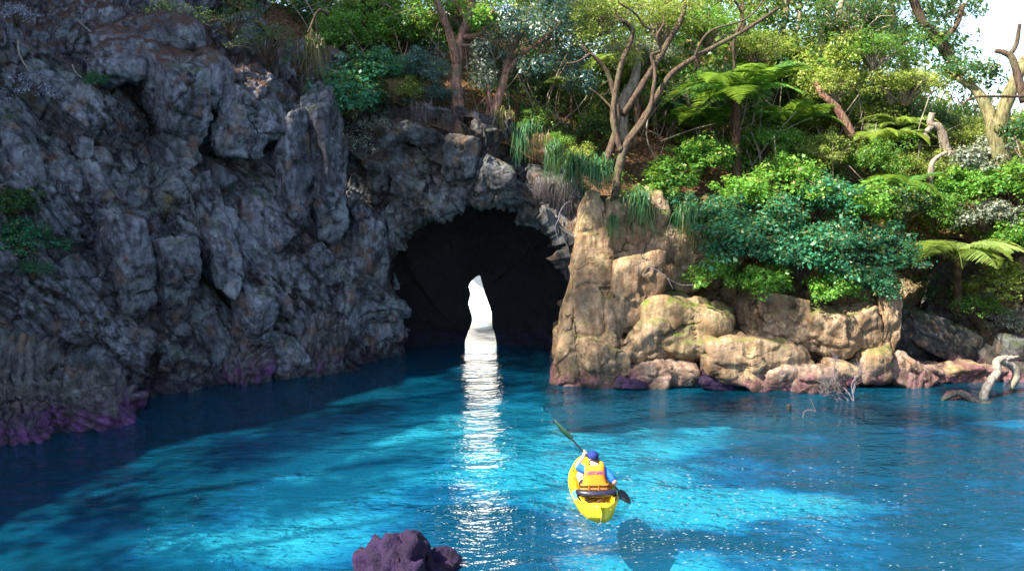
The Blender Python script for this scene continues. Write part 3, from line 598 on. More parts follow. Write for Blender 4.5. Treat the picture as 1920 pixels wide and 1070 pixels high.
BOULD = [
    (1190, 545, 21.2, (.62, .7, 1.0), 101, 'rock_tan', 8, (0, R(12), 0), 'tan rock shoulder leaning against the pillar'),
    (1195, 430, 21.9, (.75, .6, .95), 102, 'rock_tan', 10, (0, R(-6), 0), 'tan rock face behind hanging grass just beside the pillar top'),
    (1265, 480, 21.9, (.85, .6, .75), 103, 'rock_tan', 8, (0, R(18), 0), 'pale sunlit rock patch above the mossy dome'),
    (1290, 615, 20.9, (1.15, .95, .78), 104, 'rock_mossy', 6, (0, 0, 0), 'rounded tan dome topped with bright moss'),
    (1225, 640, 20.6, (.55, .5, .62), 105, 'rock_tan', 10, (0, R(10), 0), 'tan block below the mossy dome beside a long crack'),
    (1130, 690, 20.2, (.68, .5, .62), 106, 'rock_tan', 16, (0, R(14), R(5)), 'angular block at the foot of the rock pillar'),
    (1215, 705, 20.1, (.55, .42, .38), 107, 'rock_pink', 16, (0, R(-10), 0), 'reddish cracked block at the waterline under the dome'),
    (1275, 700, 20.1, (.45, .4, .34), 108, 'rock_pink', 14, (0, 0, 0), 'small reddish block between the cracked block and the purple slab'),
    (1400, 672, 20.3, (1.25, .9, .62), 109, 'rock_tan', 7, (0, R(5), 0), 'broad low tan boulder with mossy streaks over the water'),
    (1455, 595, 20.9, (.78, .8, .72), 110, 'rock_tan', 8, (0, R(10), 0), 'brown boulder under the shrubs above the broad low boulder'),
    (1548, 618, 20.6, (.62, .7, .58), 111, 'rock_tan', 6, (0, R(10), 0), 'dark shaded round boulder between brown boulder and tall slab'),
    (1606, 612, 20.6, (.5, .6, .62), 112, 'rock_tan', 8, (0, R(-12), 0), 'grey tan boulder with shadow lines beside the tall slab'),
    (1650, 635, 20.5, (.24, .5, 1.15), 113, 'rock_tan', 9, (0, R(6), 0), 'tall thin tan slab standing by the dark hollow'),
    (1637, 685, 20.1, (.36, .45, .45), 114, 'rock_tan', 7, (0, 0, 0), 'pale sunlit round boulder at the foot of the tall slab'),
    (1525, 710, 19.75, (.66, .5, .38), 115, 'rock_pink', 6, (0, R(-4), 0), 'pinkish round boulder behind the dead grey branches'),
    (1575, 700, 20.2, (.45, .5, .36), 116, 'rock_tan', 6, (0, R(4), 0), 'tan boulder just behind the dead grey branches'),
    (1345, 716, 19.85, (.42, .35, .17), 117, 'rock_purple', 12, (0, R(8), 0), 'low purple slab at the waterline'),
    (1180, 718, 19.9, (.35, .3, .14), 118, 'rock_purple', 12, (0, R(4), 0), 'small purple rock at the waterline below the pillar'),
    (1420, 706, 19.9, (.36, .32, .24), 119, 'rock_tan', 10, (0, R(12), 0), 'orange tan rock beside the low purple slab'),
    (1462, 706, 19.7, (.34, .32, .26), 120, 'rock_pink', 10, (0, 0, 0), 'small pink rock next to the pinkish round boulder'),
    (1698, 702, 20.3, (.55, .5, .42), 121, 'rock_pink', 8, (0, R(28), 0), 'sunlit white and tan wedge rock by the dark hollow'),
    (1740, 700, 20.5, (.4, .4, .26), 122, 'rock_pink', 9, (0, R(10), 0), 'small sunlit rock next to the white wedge'),
    (1800, 697, 20.7, (.75, .5, .24), 123, 'rock_tan', 9, (0, R(4), 0), 'long flat golden rock along the waterline'),
    (1840, 700, 20.8, (.6, .4, .22), 124, 'rock_pink', 9, (0, R(-3), 0), 'low red brown rock behind the driftwood'),
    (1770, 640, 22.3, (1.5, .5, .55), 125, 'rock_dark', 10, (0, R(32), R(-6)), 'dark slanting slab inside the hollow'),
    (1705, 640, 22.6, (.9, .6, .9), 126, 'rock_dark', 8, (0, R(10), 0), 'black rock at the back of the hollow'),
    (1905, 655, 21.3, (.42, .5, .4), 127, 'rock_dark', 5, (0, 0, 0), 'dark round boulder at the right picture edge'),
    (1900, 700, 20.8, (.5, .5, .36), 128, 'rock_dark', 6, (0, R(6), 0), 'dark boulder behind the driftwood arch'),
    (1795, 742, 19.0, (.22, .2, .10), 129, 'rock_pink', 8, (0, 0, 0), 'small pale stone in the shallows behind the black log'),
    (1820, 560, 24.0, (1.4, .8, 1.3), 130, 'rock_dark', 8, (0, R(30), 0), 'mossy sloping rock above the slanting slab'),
]
for (px, py, y, rad, sd_, mt, soft, rot, lab) in BOULD:
    rock('boulder', at(px, py, y), tuple(x * f for x, f in zip(rad, (1.3, 1.15, 1.18))), sd_, mt, lab, 'boulder', 'boulders of the right bank', planes=9, soft=soft * 2.2 if soft < 7 else 44, sub=5 if max(rad) > .5 else 4, rough=.06, rot=rot, strata=.12 if soft > 7 else 0)

# ------------------------------------------------------------------ leaves, fronds, blades
def leaf_cloud(clumps, per, size, aspect=.55, seed=0, up=.6, squash=.75, fold=.25):
    rg = np.random.RandomState(seed); C = []
    for (c, r) in clumps:
        n = max(3, int(per * (r[0] if np.ndim(r) else r) ** 0)) if per < 5 else per
        d = rg.normal(size=(n, 3)); d /= np.linalg.norm(d, axis=1)[:, None]
        rr = r * (.35 + .65 * rg.rand(n) ** .5)
        C.append((np.asarray(c)[None] + d * rr[:, None] * np.array([1, 1, squash]), d))
    P = np.vstack([a for a, _ in C]); D = np.vstack([b for _, b in C]); n = len(P)
    Nn = D * .6 + np.array([0, 0, up]) + rg.normal(size=(n, 3)) * .45; Nn /= np.linalg.norm(Nn, axis=1)[:, None]
    T = D * np.array([1, 1, .2]) + rg.normal(size=(n, 3)) * .6 + np.array([0, 0, -.25]); T -= (T * Nn).sum(1)[:, None] * Nn; T /= np.linalg.norm(T, axis=1)[:, None] + 1e-9
    B = np.cross(Nn, T); L = size * (.45 + 1.0 * rg.rand(n) ** 1.4)[:, None]; w = L * aspect * .5
    a = P - T * L * .5; b = P + B * w - Nn * w * fold + T * L * .05; c = P + T * L * .5 - Nn * L * .12; d = P - B * w - Nn * w * fold + T * L * .05
    V = np.stack([a, b, c, d], 1).reshape(-1, 3); F = np.arange(4 * n).reshape(-1, 4)
    return V, F
def shrub_clumps(n, seed, flat=.8):
    rg = np.random.RandomState(seed); out = []
    for i in range(n):
        d = rg.normal(size=3); d /= np.linalg.norm(d); d[2] = abs(d[2]) * 1.2 - .55
        lobe = 1 + .45 * math.sin(3.1 * math.atan2(d[1], d[0]) + seed) + .3 * math.sin(5 * d[2] + seed * 2)
        r = (.30 + .65 * rg.rand() ** .6) * max(.55, lobe) * (1.3 if rg.rand() < .10 else 1)
        out.append((d * r * np.array([1, 1, flat]), .13 + .22 * rg.rand()))
    return out
def stems_mesh(clumps, name, mat, seed):
    mb = MB(); rg = np.random.RandomState(seed)
    for (c, r) in clumps[::2]:
        m = np.asarray(c) * .5 + rg.normal(size=3) * .08
        mb.tube([(rg.uniform(-.06, .06), rg.uniform(-.06, .06), -.75), m + np.array([0, 0, -.12]), c], [.028, .018, .008], sides=4, n=6)
    return mb.mesh(name, mat)
PROTO = {}
def make_protos():
    for kind, (ncl, per, size, asp, up) in {'broad': (75, 48, .125, .62, .7), 'fine': (85, 70, .075, .5, .5), 'airy': (44, 34, .10, .5, .6), 'twiggy': (44, 26, .06, .55, .4)}.items():
        for v in range(3):
            cl = shrub_clumps(ncl, 500 + v * 31 + ncl)
            V, F = leaf_cloud(cl, int(per * .75), size, asp, 900 + v + ncl, up); V2, F2 = leaf_cloud([(c * 1.04, r * 1.15) for c, r in cl], int(per * .9), size * .55, asp, 950 + v + ncl, up)
            F = np.vstack([F, F2 + len(V)]); V = np.vstack([V, V2])
            lm = mesh_np('foliage', V, F, M['leaf_bright']); sm = stems_mesh(cl, 'stem', M['bark_dark'], v)
            PROTO[kind, v] = (lm, sm)
make_protos()
_shr = [0]
def part_obj(name, me, parent, mat=None):
    o = link(name, me, parent)
    if mat is not None:
        o.material_slots[0].link = 'OBJECT'; o.material_slots[0].material = mat
    return o
def shrub(c, r, kind, leaf, label, cat='shrub', group='leafy shrubs around the pool', sz=1.0, stem='bark_dark'):
    _shr[0] += 1; i = _shr[0]; v = i % 3
    lm, sm = PROTO[kind, v]
    root = empty('shrub' if cat == 'shrub' else cat.replace(' ', '_'), c - Vector((0, 0, .55 * r)), label, cat, group, rz=i * 2.4)
    for nm, me, mt in (('foliage', lm, M[leaf]), ('stem', sm, M[stem])):
        o = part_obj(nm, me, root, mt); o.location = (0, 0, .55 * r); o.scale = (r * 1.3, r * 1.3, r * 1.15 * sz)
    return root

SHRUBS = [  # photo x, photo y, distance, radius, shape, leaf, label
    # the mass over the right bank
    (1255, 335, 22.8, .72, 'broad', 'leaf_bright', 'bright green shrub just to the side of the forked tree foot'),
    (1215, 375, 22.3, .55, 'broad', 'leaf_bright', 'leafy shrub spilling over the tan rock behind the pillar'),
    (1320, 290, 23.6, .70, 'broad', 'leaf_bright', 'bright green shrub beside the foot of the dark fern trunk'),
    (1275, 385, 22.2, .50, 'broad', 'leaf_teal', 'small teal shrub under the bright green shrubs above hanging grass'),
    (1345, 400, 21.9, .70, 'broad', 'leaf_teal', 'teal shrub directly above the pale sunlit rock patch'),
    (1400, 360, 22.4, .70, 'broad', 'leaf_bright', 'green shrub in front of the dark fern trunk foot'),
    (1385, 455, 21.0, .80, 'broad', 'leaf_teal', 'teal shrub hanging over the end of the mossy dome'),
    (1340, 505, 20.8, .55, 'broad', 'leaf_bright', 'low green sprig above the moss of the rounded dome'),
    (1425, 525, 20.6, .62, 'broad', 'leaf_bright', 'loose green sprigs over the brown boulder'),
    (1455, 415, 21.8, .80, 'broad', 'leaf_teal', 'large teal shrub in the middle of the right bank'),
    (1470, 330, 23.0, .85, 'broad', 'leaf_bright', 'large sunlit green shrub behind the middle teal shrub'),
    (1530, 370, 22.4, .85, 'broad', 'leaf_teal', 'grey teal shrub with pale leaf tips above the shaded boulder'),
    (1500, 475, 20.8, .85, 'broad', 'leaf_teal', 'dense teal shrub just above the shaded round boulder'),
    (1580, 455, 21.5, .85, 'broad', 'leaf_teal', 'dense blue green shrub above the grey tan boulder'),
    (1565, 535, 20.5, .60, 'broad', 'leaf_bright', 'thin drooping sprig in front of the grey tan boulder'),
    (1610, 385, 22.3, .80, 'broad', 'leaf_bright', 'pale topped green shrub between teal shrubs and tree fern'),
    (1665, 455, 21.8, .75, 'broad', 'leaf_teal', 'shaded teal shrub overhanging the dark hollow'),
    (1640, 525, 20.6, .60, 'broad', 'leaf_teal', 'small drooping shrub above the tall thin slab'),
    (1690, 380, 22.8, .75, 'fine', 'leaf_dark', 'dark fine-leaved shrub behind the low fern fronds'),
    (1540, 285, 24.5, .90, 'fine', 'leaf_yellow', 'yellow green shrub on the slope below the leaning trunk'),
    (1440, 260, 25.0, .85, 'fine', 'leaf_bright', 'soft green shrub behind the dark fern trunk crown'),
    (1630, 300, 24.5, .90, 'fine', 'leaf_bright', 'fine-leaved green shrub on the slope under the leaning trunks'),
    (1720, 310, 24.5, .80, 'fine', 'leaf_yellow', 'yellow shrub at the foot of the pale stump'),
    (1580, 215, 27.0, 1.1, 'fine', 'leaf_yellow', 'olive yellow thicket around the leaning trunk foot'),
    (1500, 180, 29.0, 1.0, 'fine', 'leaf_bright', 'green thicket behind the yellow tree'),
    (1660, 210, 27.5, 1.1, 'fine', 'leaf_dark', 'dark thicket crossed by the pale leaning trunk'),
    (1755, 230, 26.0, .9, 'fine', 'leaf_dark', 'dark green shrub behind the pale stump top'),
    (1810, 255, 25.5, .8, 'fine', 'leaf_yellow', 'yellow green shrub beside the mossy curved trunk'),
    (1850, 290, 24.0, .7, 'broad', 'leaf_pale', 'whitish sunlit shrub under the mossy curved trunk'),
    (1800, 345, 23.5, .8, 'broad', 'leaf_bright', 'bright shrub under the whitish sunlit shrub'),
    (1890, 345, 23.0, .8, 'broad', 'leaf_bright', 'sunlit shrub at the picture edge below the curved trunk'),
    (1755, 385, 23.0, .7, 'fine', 'leaf_bright', 'green shrub behind the centre of the low tree fern'),
    (1850, 400, 22.6, .6, 'broad', 'leaf_pale', 'pale glaring shrub above the low tree fern fronds'),
    (1905, 440, 22.3, .7, 'broad', 'leaf_bright', 'bright shrub at the picture edge above the slope'),
    (1890, 520, 22.0, .65, 'broad', 'leaf_yellow', 'sunlit yellow shrub at the picture edge beyond the fern tips'),
    (1835, 575, 22.2, .65, 'airy', 'leaf_bright', 'loose green creeper over the sloping rock'),
    (1900, 600, 21.8, .55, 'airy', 'leaf_pale', 'pale shrub on the slope above the dark edge boulder'),
    (1760, 545, 23.2, .6, 'airy', 'leaf_dark', 'dark creeper hanging inside the hollow'),
    # above the cave and the left cliff
    (655, 175, 22.4, .95, 'broad', 'leaf_teal', 'big teal shrub overhanging the cliff beside the cave'),
    (700, 130, 23.0, .75, 'broad', 'leaf_teal', 'teal shrub growing above the big overhanging shrub'),
    (645, 262, 22.0, .62, 'twiggy', 'leaf_pale', 'pale grey twiggy shrub hanging under the big teal shrub'),
    (710, 235, 22.4, .40, 'twiggy', 'leaf_pale', 'small pale twiggy shrub at the edge of the cave roof'),
    (785, 130, 23.6, .80, 'fine', 'leaf_blue', 'blue green shrub in front of the red forked tree'),
    (750, 165, 23.2, .55, 'fine', 'leaf_yellow', 'sunlit yellow green shrub on the cave roof edge'),
    (820, 175, 23.2, .50, 'fine', 'leaf_blue', 'small blue shrub touching the red forked trunk'),
    (745, 55, 26.0, 1.2, 'fine', 'leaf_bright', 'large green thicket behind the red forked tree'),
    (650, 60, 25.5, 1.0, 'fine', 'leaf_bright', 'green thicket beside the hanging grey branch'),
    (830, 60, 27.0, 1.1, 'fine', 'leaf_dark', 'dark thicket behind the fork of the red tree'),
    (690, 20, 27.0, 1.1, 'fine', 'leaf_yellow', 'sunlit thicket along the top edge above the green thickets'),
    (1000, 225, 23.3, .45, 'airy', 'leaf_bright', 'thin upright sapling beside the second red trunk'),
    (1040, 265, 23.0, .42, 'airy', 'leaf_bright', 'bright sapling above the dry hanging grass'),
    (1085, 285, 22.8, .42, 'airy', 'leaf_yellow', 'light green sapling between dry grass and forked tree'),
    (1120, 235, 24.0, .42, 'broad', 'leaf_dark', 'green shrub in the shade behind the forked tree foot'),
    (1075, 195, 25.5, .6, 'airy', 'leaf_dark', 'dark shrub under the small pale fern'),
    (1000, 150, 26.5, .8, 'fine', 'leaf_dark', 'dark shrub behind the second red trunk'),
    (1180, 150, 27.5, .7, 'fine', 'leaf_yellow', 'yellow green shrub behind the forked tree stems'),
    (1290, 200, 27.5, .9, 'fine', 'leaf_dark', 'dark shrub between forked tree and dark fern trunk'),
    (1340, 170, 28.5, 1.0, 'fine', 'leaf_bright', 'green shrub behind the top of the dark fern trunk'),
    # on the left cliff
    (40, 440, 17.0, .50, 'broad', 'leaf_teal', 'green creeper hanging on the shaded cliff at the left picture edge'),
    (25, 375, 17.2, .42, 'broad', 'leaf_dark', 'dark creeper above the hanging green creeper'),
    (65, 500, 16.9, .30, 'airy', 'leaf_teal', 'small creeper tail below the hanging green creeper'),
    (60, 165, 17.6, .40, 'twiggy', 'leaf_white', 'silvery leaved twigs on the shaded cliff'),
    (30, 25, 18.0, .35, 'twiggy', 'leaf_white', 'silvery leaves in the top corner of the cliff'),
    (180, 150, 18.9, .22, 'broad', 'leaf_teal', 'small green tuft of leaves under the sunlit ledge'),
    (365, 125, 19.9, .24, 'airy', 'leaf_yellow', 'yellowish sprig at the end of the sunlit ledge'),
    (420, 350, 19.8, .20, 'airy', 'leaf_teal', 'tiny green sprig in the middle of the cliff'),
    (310, 392, 18.9, .28, 'twiggy', 'leaf_pale', 'tiny pale grassy sprig in the middle of the cliff'),
    (405, 160, 20.2, .18, 'airy', 'leaf_bright', 'tiny bright sprig under the dark soil slope'),
    (500, 75, 21.5, .75, 'twiggy', 'leaf_dark', 'sparse dark twiggy shrub on the soil slope'),
    (430, 30, 22.0, .70, 'twiggy', 'leaf_dark', 'sparse dark shrub along the top edge of the soil slope'),
    (560, 110, 21.8, .55, 'twiggy', 'leaf_dark', 'thin dark shrub at the cliff top beside the big teal shrub'),
    (310, 20, 21.5, .5, 'twiggy', 'leaf_dark', 'thin dark twigs above the sunlit ledge'),
]
def cliff_front(px, py, y):
    """put a sprig just in front of the left cliff along its sight line"""
    d = np.array(ray(px, py)); o = np.array([0, 0, CAM_H]); d /= np.linalg.norm(d)
    Q = LV[60:, ::3].reshape(-1, 3) - o; tt = Q @ d; off = np.linalg.norm(Q - tt[:, None] * d, axis=1)
    m = off < .22
    if not m.any(): return at(px, py, y)
    return Vector(o + d * (np.min(tt[m]) - .05))
for (px, py, y, r, kind, leaf, lab) in SHRUBS:
    c = cliff_front(px, py, y) if px < 440 and py > 100 else at(px, py, y)
    shrub(c, r, kind, leaf, lab, cat='creeper' if 'creeper' in lab else 'sapling' if 'sapling' in lab else 'shrub')

# ------------------------------------------------------------------ trees
def px_path(pts): return [at(*p) for p in pts]
def px_r(w, y): return w * y / FPX / 2
def tree(label, limbs, bark, crown, leaf, size=.11, per=80, aspect=.5, group='trees on the hillside', seed=1, clump=(12, .32), name='tree', world=False):
    """limbs: (list of (photo x, photo y, distance), width px at the start, width px at the end)"""
    base = at(*limbs[0][0][0]) if not world else Vector(limbs[0][0][0])
    root = empty(name, base, label, 'tree', group)
    for k, (pts, w0, w1) in enumerate(limbs):
        P = [(at(*p) if not world else Vector(p)) - base for p in pts]; n = len(P); yy = pts[0][2] if not world else 22.0
        if k == 0 and not world: P[0] = P[0] - Vector((0, 0, .5))
        mb = MB(); mb.tube(P, [px_r(w0 + (w1 - w0) * i / (n - 1), yy) for i in range(n)], sides=9, n=6 * n, rough=.22, seed=seed + k)
        mb.build('trunk' if k == 0 else 'limb', M[bark], root)
    if crown:
        rg = np.random.RandomState(seed + 50); cl = []
        for c in crown:
            C = np.array((at(*c[:3]) if not world else Vector(c[:3])) - base); r = c[3]
            for q in range(int(clump[0] * max(1, r))):
                d = rg.normal(size=3); d /= np.linalg.norm(d); cl.append((C + d * r * (.3 + .7 * rg.rand()) * np.array([1, 1, .7]), clump[1] * (.6 + .8 * rg.rand())))
        V, F = leaf_cloud(cl, per, size, aspect, seed + 9, .6)
        link('foliage', mesh_np('foliage', V, F, M[leaf]), root)
        mb = MB()
        tips = [np.array((at(*l[0][-1]) if not world else Vector(l[0][-1])) - base) for l in limbs]
        for q, (c, r) in enumerate(cl[::3]):
            if min(np.linalg.norm(p - c) for p in tips) > 1.3: continue
            a = min(tips, key=lambda p: np.linalg.norm(p - c)); m = (a + c) / 2 + rg.normal(size=3) * .12
            mb.tube([a, m, c], [.022, .014, .006], sides=4, n=6)
        if mb.V: mb.build('twig', M[bark], root)
    return root
tree('red barked tree forking above the cave, its bark lit orange', [
    ([(868, 248, 22.9), (858, 190, 23.0), (856, 130, 23.2), (866, 70, 23.3), (880, 30, 23.4), (886, -20, 23.6)], 24, 15),
    ([(857, 120, 23.2), (845, 70, 23.0), (830, 30, 22.8), (812, -15, 22.6)], 17, 10),
    ([(868, 70, 23.3), (890, 68, 23.0), (908, 55, 22.8), (925, 20, 22.6)], 12, 7), ([(876, 40, 23.4), (860, 15, 23.6), (845, -10, 23.7)], 10, 7),
    ([(862, 85, 23.2), (880, 85, 23.0), (886, 78, 22.9)], 6, 3)],
    'bark_red', [(840, -40, 23, 1.2), (900, -50, 23, 1.2), (905, 30, 22.7, .35)], 'leaf_bright', seed=3)
tree('dark leaning tree with a blue green crown beside the red forked tree', [
    ([(912, 262, 22.7), (928, 205, 22.9), (945, 150, 23.1), (958, 95, 23.3), (985, 50, 23.4)], 20, 11), ([(948, 140, 23.1), (975, 105, 23.0), (1010, 80, 22.8), (1040, 60, 22.8)], 9, 5), ([(925, 215, 22.9), (918, 185, 22.8), (915, 160, 22.7)], 8, 5)],
    'bark_red', [(960, 75, 23.0, .75), (1010, 60, 22.9, .8), (1060, 50, 23.0, .8), (1075, 100, 23.0, .65), (1010, 115, 22.8, .5), (940, 35, 23.2, .6), (1090, 150, 23.0, .4)], 'leaf_blue', size=.085, per=120, seed=13)
tree('small tree with pale cream leaf clusters between the two red trunks', [([(905, 235, 23.4), (915, 190, 23.3), (905, 140, 23.2), (900, 118, 23.1)], 8, 4)], 'bark_red', [(900, 118, 23.0, .25), (912, 150, 23.0, .28), (905, 90, 23.0, .22)], 'leaf_pale', size=.09, per=70, seed=23)
tree('forked many-stemmed tree rooted behind the pillar top', [
    ([(1152, 352, 21.6), (1160, 318, 21.9), (1175, 270, 22.1), (1205, 225, 22.3), (1232, 180, 22.5), (1258, 140, 22.6), (1300, 110, 22.7), (1345, 85, 22.8), (1400, 55, 22.9), (1460, 15, 23)], 17, 6),
    ([(1128, 318, 22.0), (1150, 265, 22.2), (1158, 215, 22.3), (1147, 160, 22.5), (1135, 130, 22.5), (1108, 100, 22.4)], 16, 6),
    ([(1165, 285, 22.0), (1152, 240, 22.1), (1150, 200, 22.3), (1165, 120, 22.6), (1180, 85, 22.8), (1186, 55, 22.8), (1165, 38, 22.7)], 12, 8),
    ([(1178, 268, 22.1), (1215, 215, 22.0), (1225, 165, 22.2), (1228, 135, 22.4), (1222, 105, 22.5), (1238, 95, 22.5), (1232, 70, 22.4), (1245, 45, 22.4)], 8, 5),
    ([(1168, 215, 22.4), (1200, 165, 22.8), (1235, 110, 23.2), (1258, 70, 23.4), (1280, 30, 23.5), (1285, -15, 23.6)], 14, 10),
    ([(1230, 55, 22.4), (1210, 50, 22.4), (1190, 25, 22.3), (1160, 5, 22.2)], 5, 3), ([(1108, 100, 22.4), (1085, 115, 22.3), (1060, 120, 22.3)], 5, 3), ([(1300, 110, 22.7), (1330, 60, 22.5), (1400, 35, 22.5), (1440, -10, 22.5)], 5, 3),
    ([(1158, 215, 22.3), (1130, 185, 22.4), (1105, 165, 22.4)], 5, 3)],
    'bark_dark', [(1140, 30, 23.0, .8), (1220, 20, 23.4, .8), (1100, 60, 22.8, .6), (1300, 20, 23.4, .7), (1180, 100, 23.6, .5)], 'leaf_yellow', size=.08, per=60, seed=33)
TR = [
    ('pale twisted trunk standing behind the green thicket', [([(1520, 130, 31), (1490, 95, 31), (1468, 60, 31), (1475, 20, 31), (1462, -20, 31)], 15, 9), ([(1480, 80, 31), (1498, 45, 31), (1500, -15, 31)], 9, 6)], 'bark_pale', [(1470, -60, 31, 1.8)], 'leaf_bright'),
    ('pale straight trunk with a kink beside the patch of blue sky', [([(1535, 95, 30), (1545, 50, 30), (1560, 5, 30), (1572, -30, 30)], 14, 9)], 'bark_pale', [(1590, -50, 30, 1.6)], 'leaf_bright'),
    ('leaning pale trunk running down the slope from the yellow tree', [([(1675, 165, 26), (1650, 140, 26), (1620, 110, 26.2), (1590, 75, 26.5), (1572, 40, 26.8), (1585, -20, 27)], 15, 9)], 'bark_pale', [(1540, 110, 26, .9), (1570, 90, 26, .9), (1520, 150, 25.5, .7), (1600, 130, 26, .7)], 'leaf_yellow'),
    ('short pale leaning trunk low on the slope', [([(1600, 225, 25), (1570, 205, 25), (1545, 180, 25), (1528, 155, 25.2)], 17, 10)], 'bark_red', None, None),
    ('dark tall trunk in the middle of the right forest', [([(1705, 110, 28), (1685, 70, 28), (1672, 30, 28), (1670, -20, 28)], 16, 12)], 'bark_dark', [(1650, 40, 27.5, 1.3), (1690, 90, 27.5, .9), (1640, 0, 28, 1.2)], 'leaf_dark'),
    ('brown trunk curving up beside the glare of the sky', [([(1790, 90, 27), (1755, 70, 27), (1730, 40, 27), (1705, -15, 27)], 20, 14), ([(1770, 75, 27), (1795, 45, 27), (1805, 10, 27)], 10, 7)], 'bark_dark', [(1740, 10, 27.5, 1.1), (1760, 70, 27.2, .7), (1800, 15, 27.5, .8), (1780, 120, 26.5, .8)], 'leaf_dark'),
    ('mossy thick curved trunk at the right side of the hill', [([(1895, 335, 23.2), (1870, 270, 23.3), (1855, 215, 23.5), (1830, 170, 23.8), (1795, 145, 24)], 38, 9), ([(1870, 275, 23.3), (1885, 200, 23.2), (1905, 150, 23.2), (1925, 110, 23.3)], 26, 20)], 'bark_moss', [(1800, 135, 24.2, .7), (1835, 130, 25, .7), (1905, 240, 22.8, .45)], 'leaf_dark'),
    ('broken pale stump with two prongs on the right slope', [([(1780, 260, 24.5), (1762, 242, 24.5), (1745, 232, 24.5), (1748, 212, 24.5)], 17, 11), ([(1750, 235, 24.5), (1735, 250, 24.4), (1742, 262, 24.3)], 11, 6)], 'bark_pale', None, None),
    ('slim pale stem below the pronged stump', [([(1742, 370, 23.3), (1745, 325, 23.3), (1752, 300, 23.3), (1775, 285, 23.3)], 14, 6)], 'bark_pale', [(1815, 290, 23.2, .35)], 'leaf_pale'),
    ('bare dark trunk forked against the white sky', [([(1925, 150, 19.0), (1900, 115, 19.2), (1885, 100, 19.3), (1865, 95, 19.4)], 16, 8), ([(1890, 105, 19.3), (1905, 85, 19.3), (1912, 45, 19.3)], 10, 6)], 'bark_dark', None, None),
    ('pale straight trunk behind the forked tree', [([(1358, 150, 31), (1350, 90, 31), (1345, 40, 31), (1350, -15, 31)], 14, 11)], 'bark_pale', [(1340, -40, 31, 1.8)], 'leaf_bright'),
    ('leaning brown trunk behind the fern crown', [([(1350, 120, 30), (1372, 90, 30), (1390, 55, 30), (1392, -10, 30)], 13, 9)], 'bark_red', [(1400, -30, 30, 1.5)], 'leaf_yellow'),
    ('slim dark trunk between the forked tree and the pale trunk', [([(1318, 160, 29), (1305, 110, 29), (1290, 60, 29), (1300, -20, 29)], 10, 7)], 'bark_dark', [(1290, -40, 29, 1.4)], 'leaf_yellow'),
    ('slim dark stem rising through the fern crown', [([(1372, 215, 24.5), (1378, 150, 24.3), (1376, 80, 24.2), (1392, 30, 24.2), (1365, -15, 24.2)], 6, 4)], 'bark_dark', [(1380, -20, 24.2, .7)], 'leaf_yellow'),
    ('broad dark tree filling the upper slope over the big teal shrub', [([(700, 120, 27), (715, 70, 27), (735, 20, 27), (740, -30, 27)], 16, 10)], 'bark_dark', [(700, 10, 26.5, 1.3), (780, 20, 26.5, 1.1), (620, 0, 26.5, 1.0)], 'leaf_bright'),
    ('grey bare branch hanging over the soil slope', [([(615, -10, 22), (598, 20, 21.8), (585, 45, 21.7), (577, 62, 21.6)], 7, 3)], 'bark_dark', None, None),
    ('green tree behind the blue green crown', [([(1090, 130, 29), (1080, 70, 29), (1090, 10, 29)], 12, 9)], 'bark_pale', [(1080, 30, 29, 1.3), (1140, 0, 29, 1.2), (1010, 0, 29, 1.2)], 'leaf_yellow'),
    ('shaggy thick trunk with hanging fibres behind the forked tree', [([(1165, 235, 24.2), (1170, 190, 24.2), (1190, 150, 24.3), (1195, 90, 24.4)], 26, 14)], 'bark_pale', None, None),
]
for k, (lab, limbs, bark, crown, leaf) in enumerate(TR):
    tree(lab, limbs, bark, crown, leaf, seed=100 + 10 * k, size=.12, per=70)
# unseen trees added beyond the frame to block the sun and dapple it
SHADE_TREES = [(-17.5, 15.8, 20, 26.3, 2.2, 120, 'thick-crowned unseen tree added for shade straight above the ribbed slabs'), (-17.5, 18.2, 21, 29.5, 2.8, 130, 'tall thick-crowned unseen tree added for shade above the pale rock columns'), (-17.5, 19.8, 21, 26.0, 2.0, 130, 'thick-crowned unseen tree added for shade above the sunlit ledge'),
       (-18.5, 11.2, 20, 28.6, 2.6, 190, 'slender unseen tree added for dappled shade, with gaps in its crown'), (-18.8, 8.8, 19, 33.0, 2.8, 190, 'open-crowned unseen tree added for dappled shade, middle one of three slender trees'), (-19.0, 6.6, 18, 37.5, 2.8, 190, 'tallest open-crowned unseen tree added for dappled shade')]
SHADE_TREES += [(-12.5, 18.6, 13, 30.0, 3.0, 190, 'broad gappy-crowned unseen tree added for shade over the sunlit ledge'), (-12.0, 21.6, 12, 27.0, 2.8, 190, 'lowest gappy-crowned unseen tree added to shade the forest'), (-11.8, 20.0, 12, 34.5, 2.8, 190, 'tall gappy-crowned unseen tree added to shade the forest')]
for k, (x, y, gz, h, r, per, lab) in enumerate(SHADE_TREES):
    tree(lab, [([(x, y, gz - 2), (x + .2, y, gz + (h - gz) * .5), (x, y + .3, h)], 26 if per < 150 else 13, 8)], 'bark_dark', [(x + dx * r, y + dy * r, h + dz * r, r * .55) for dx, dy, dz in ((.7, 0, 0), (-.6, .5, .2), (0, -.8, .1), (.1, .7, -.2), (0, 0, .7), (.2, -.4, -.8), (-.1, .3, -.9))], 'leaf_dark', size=.30, per=per, seed=300 + k, clump=(7, .6) if per < 150 else (1, .95), world=True, group='unseen trees added for shade')

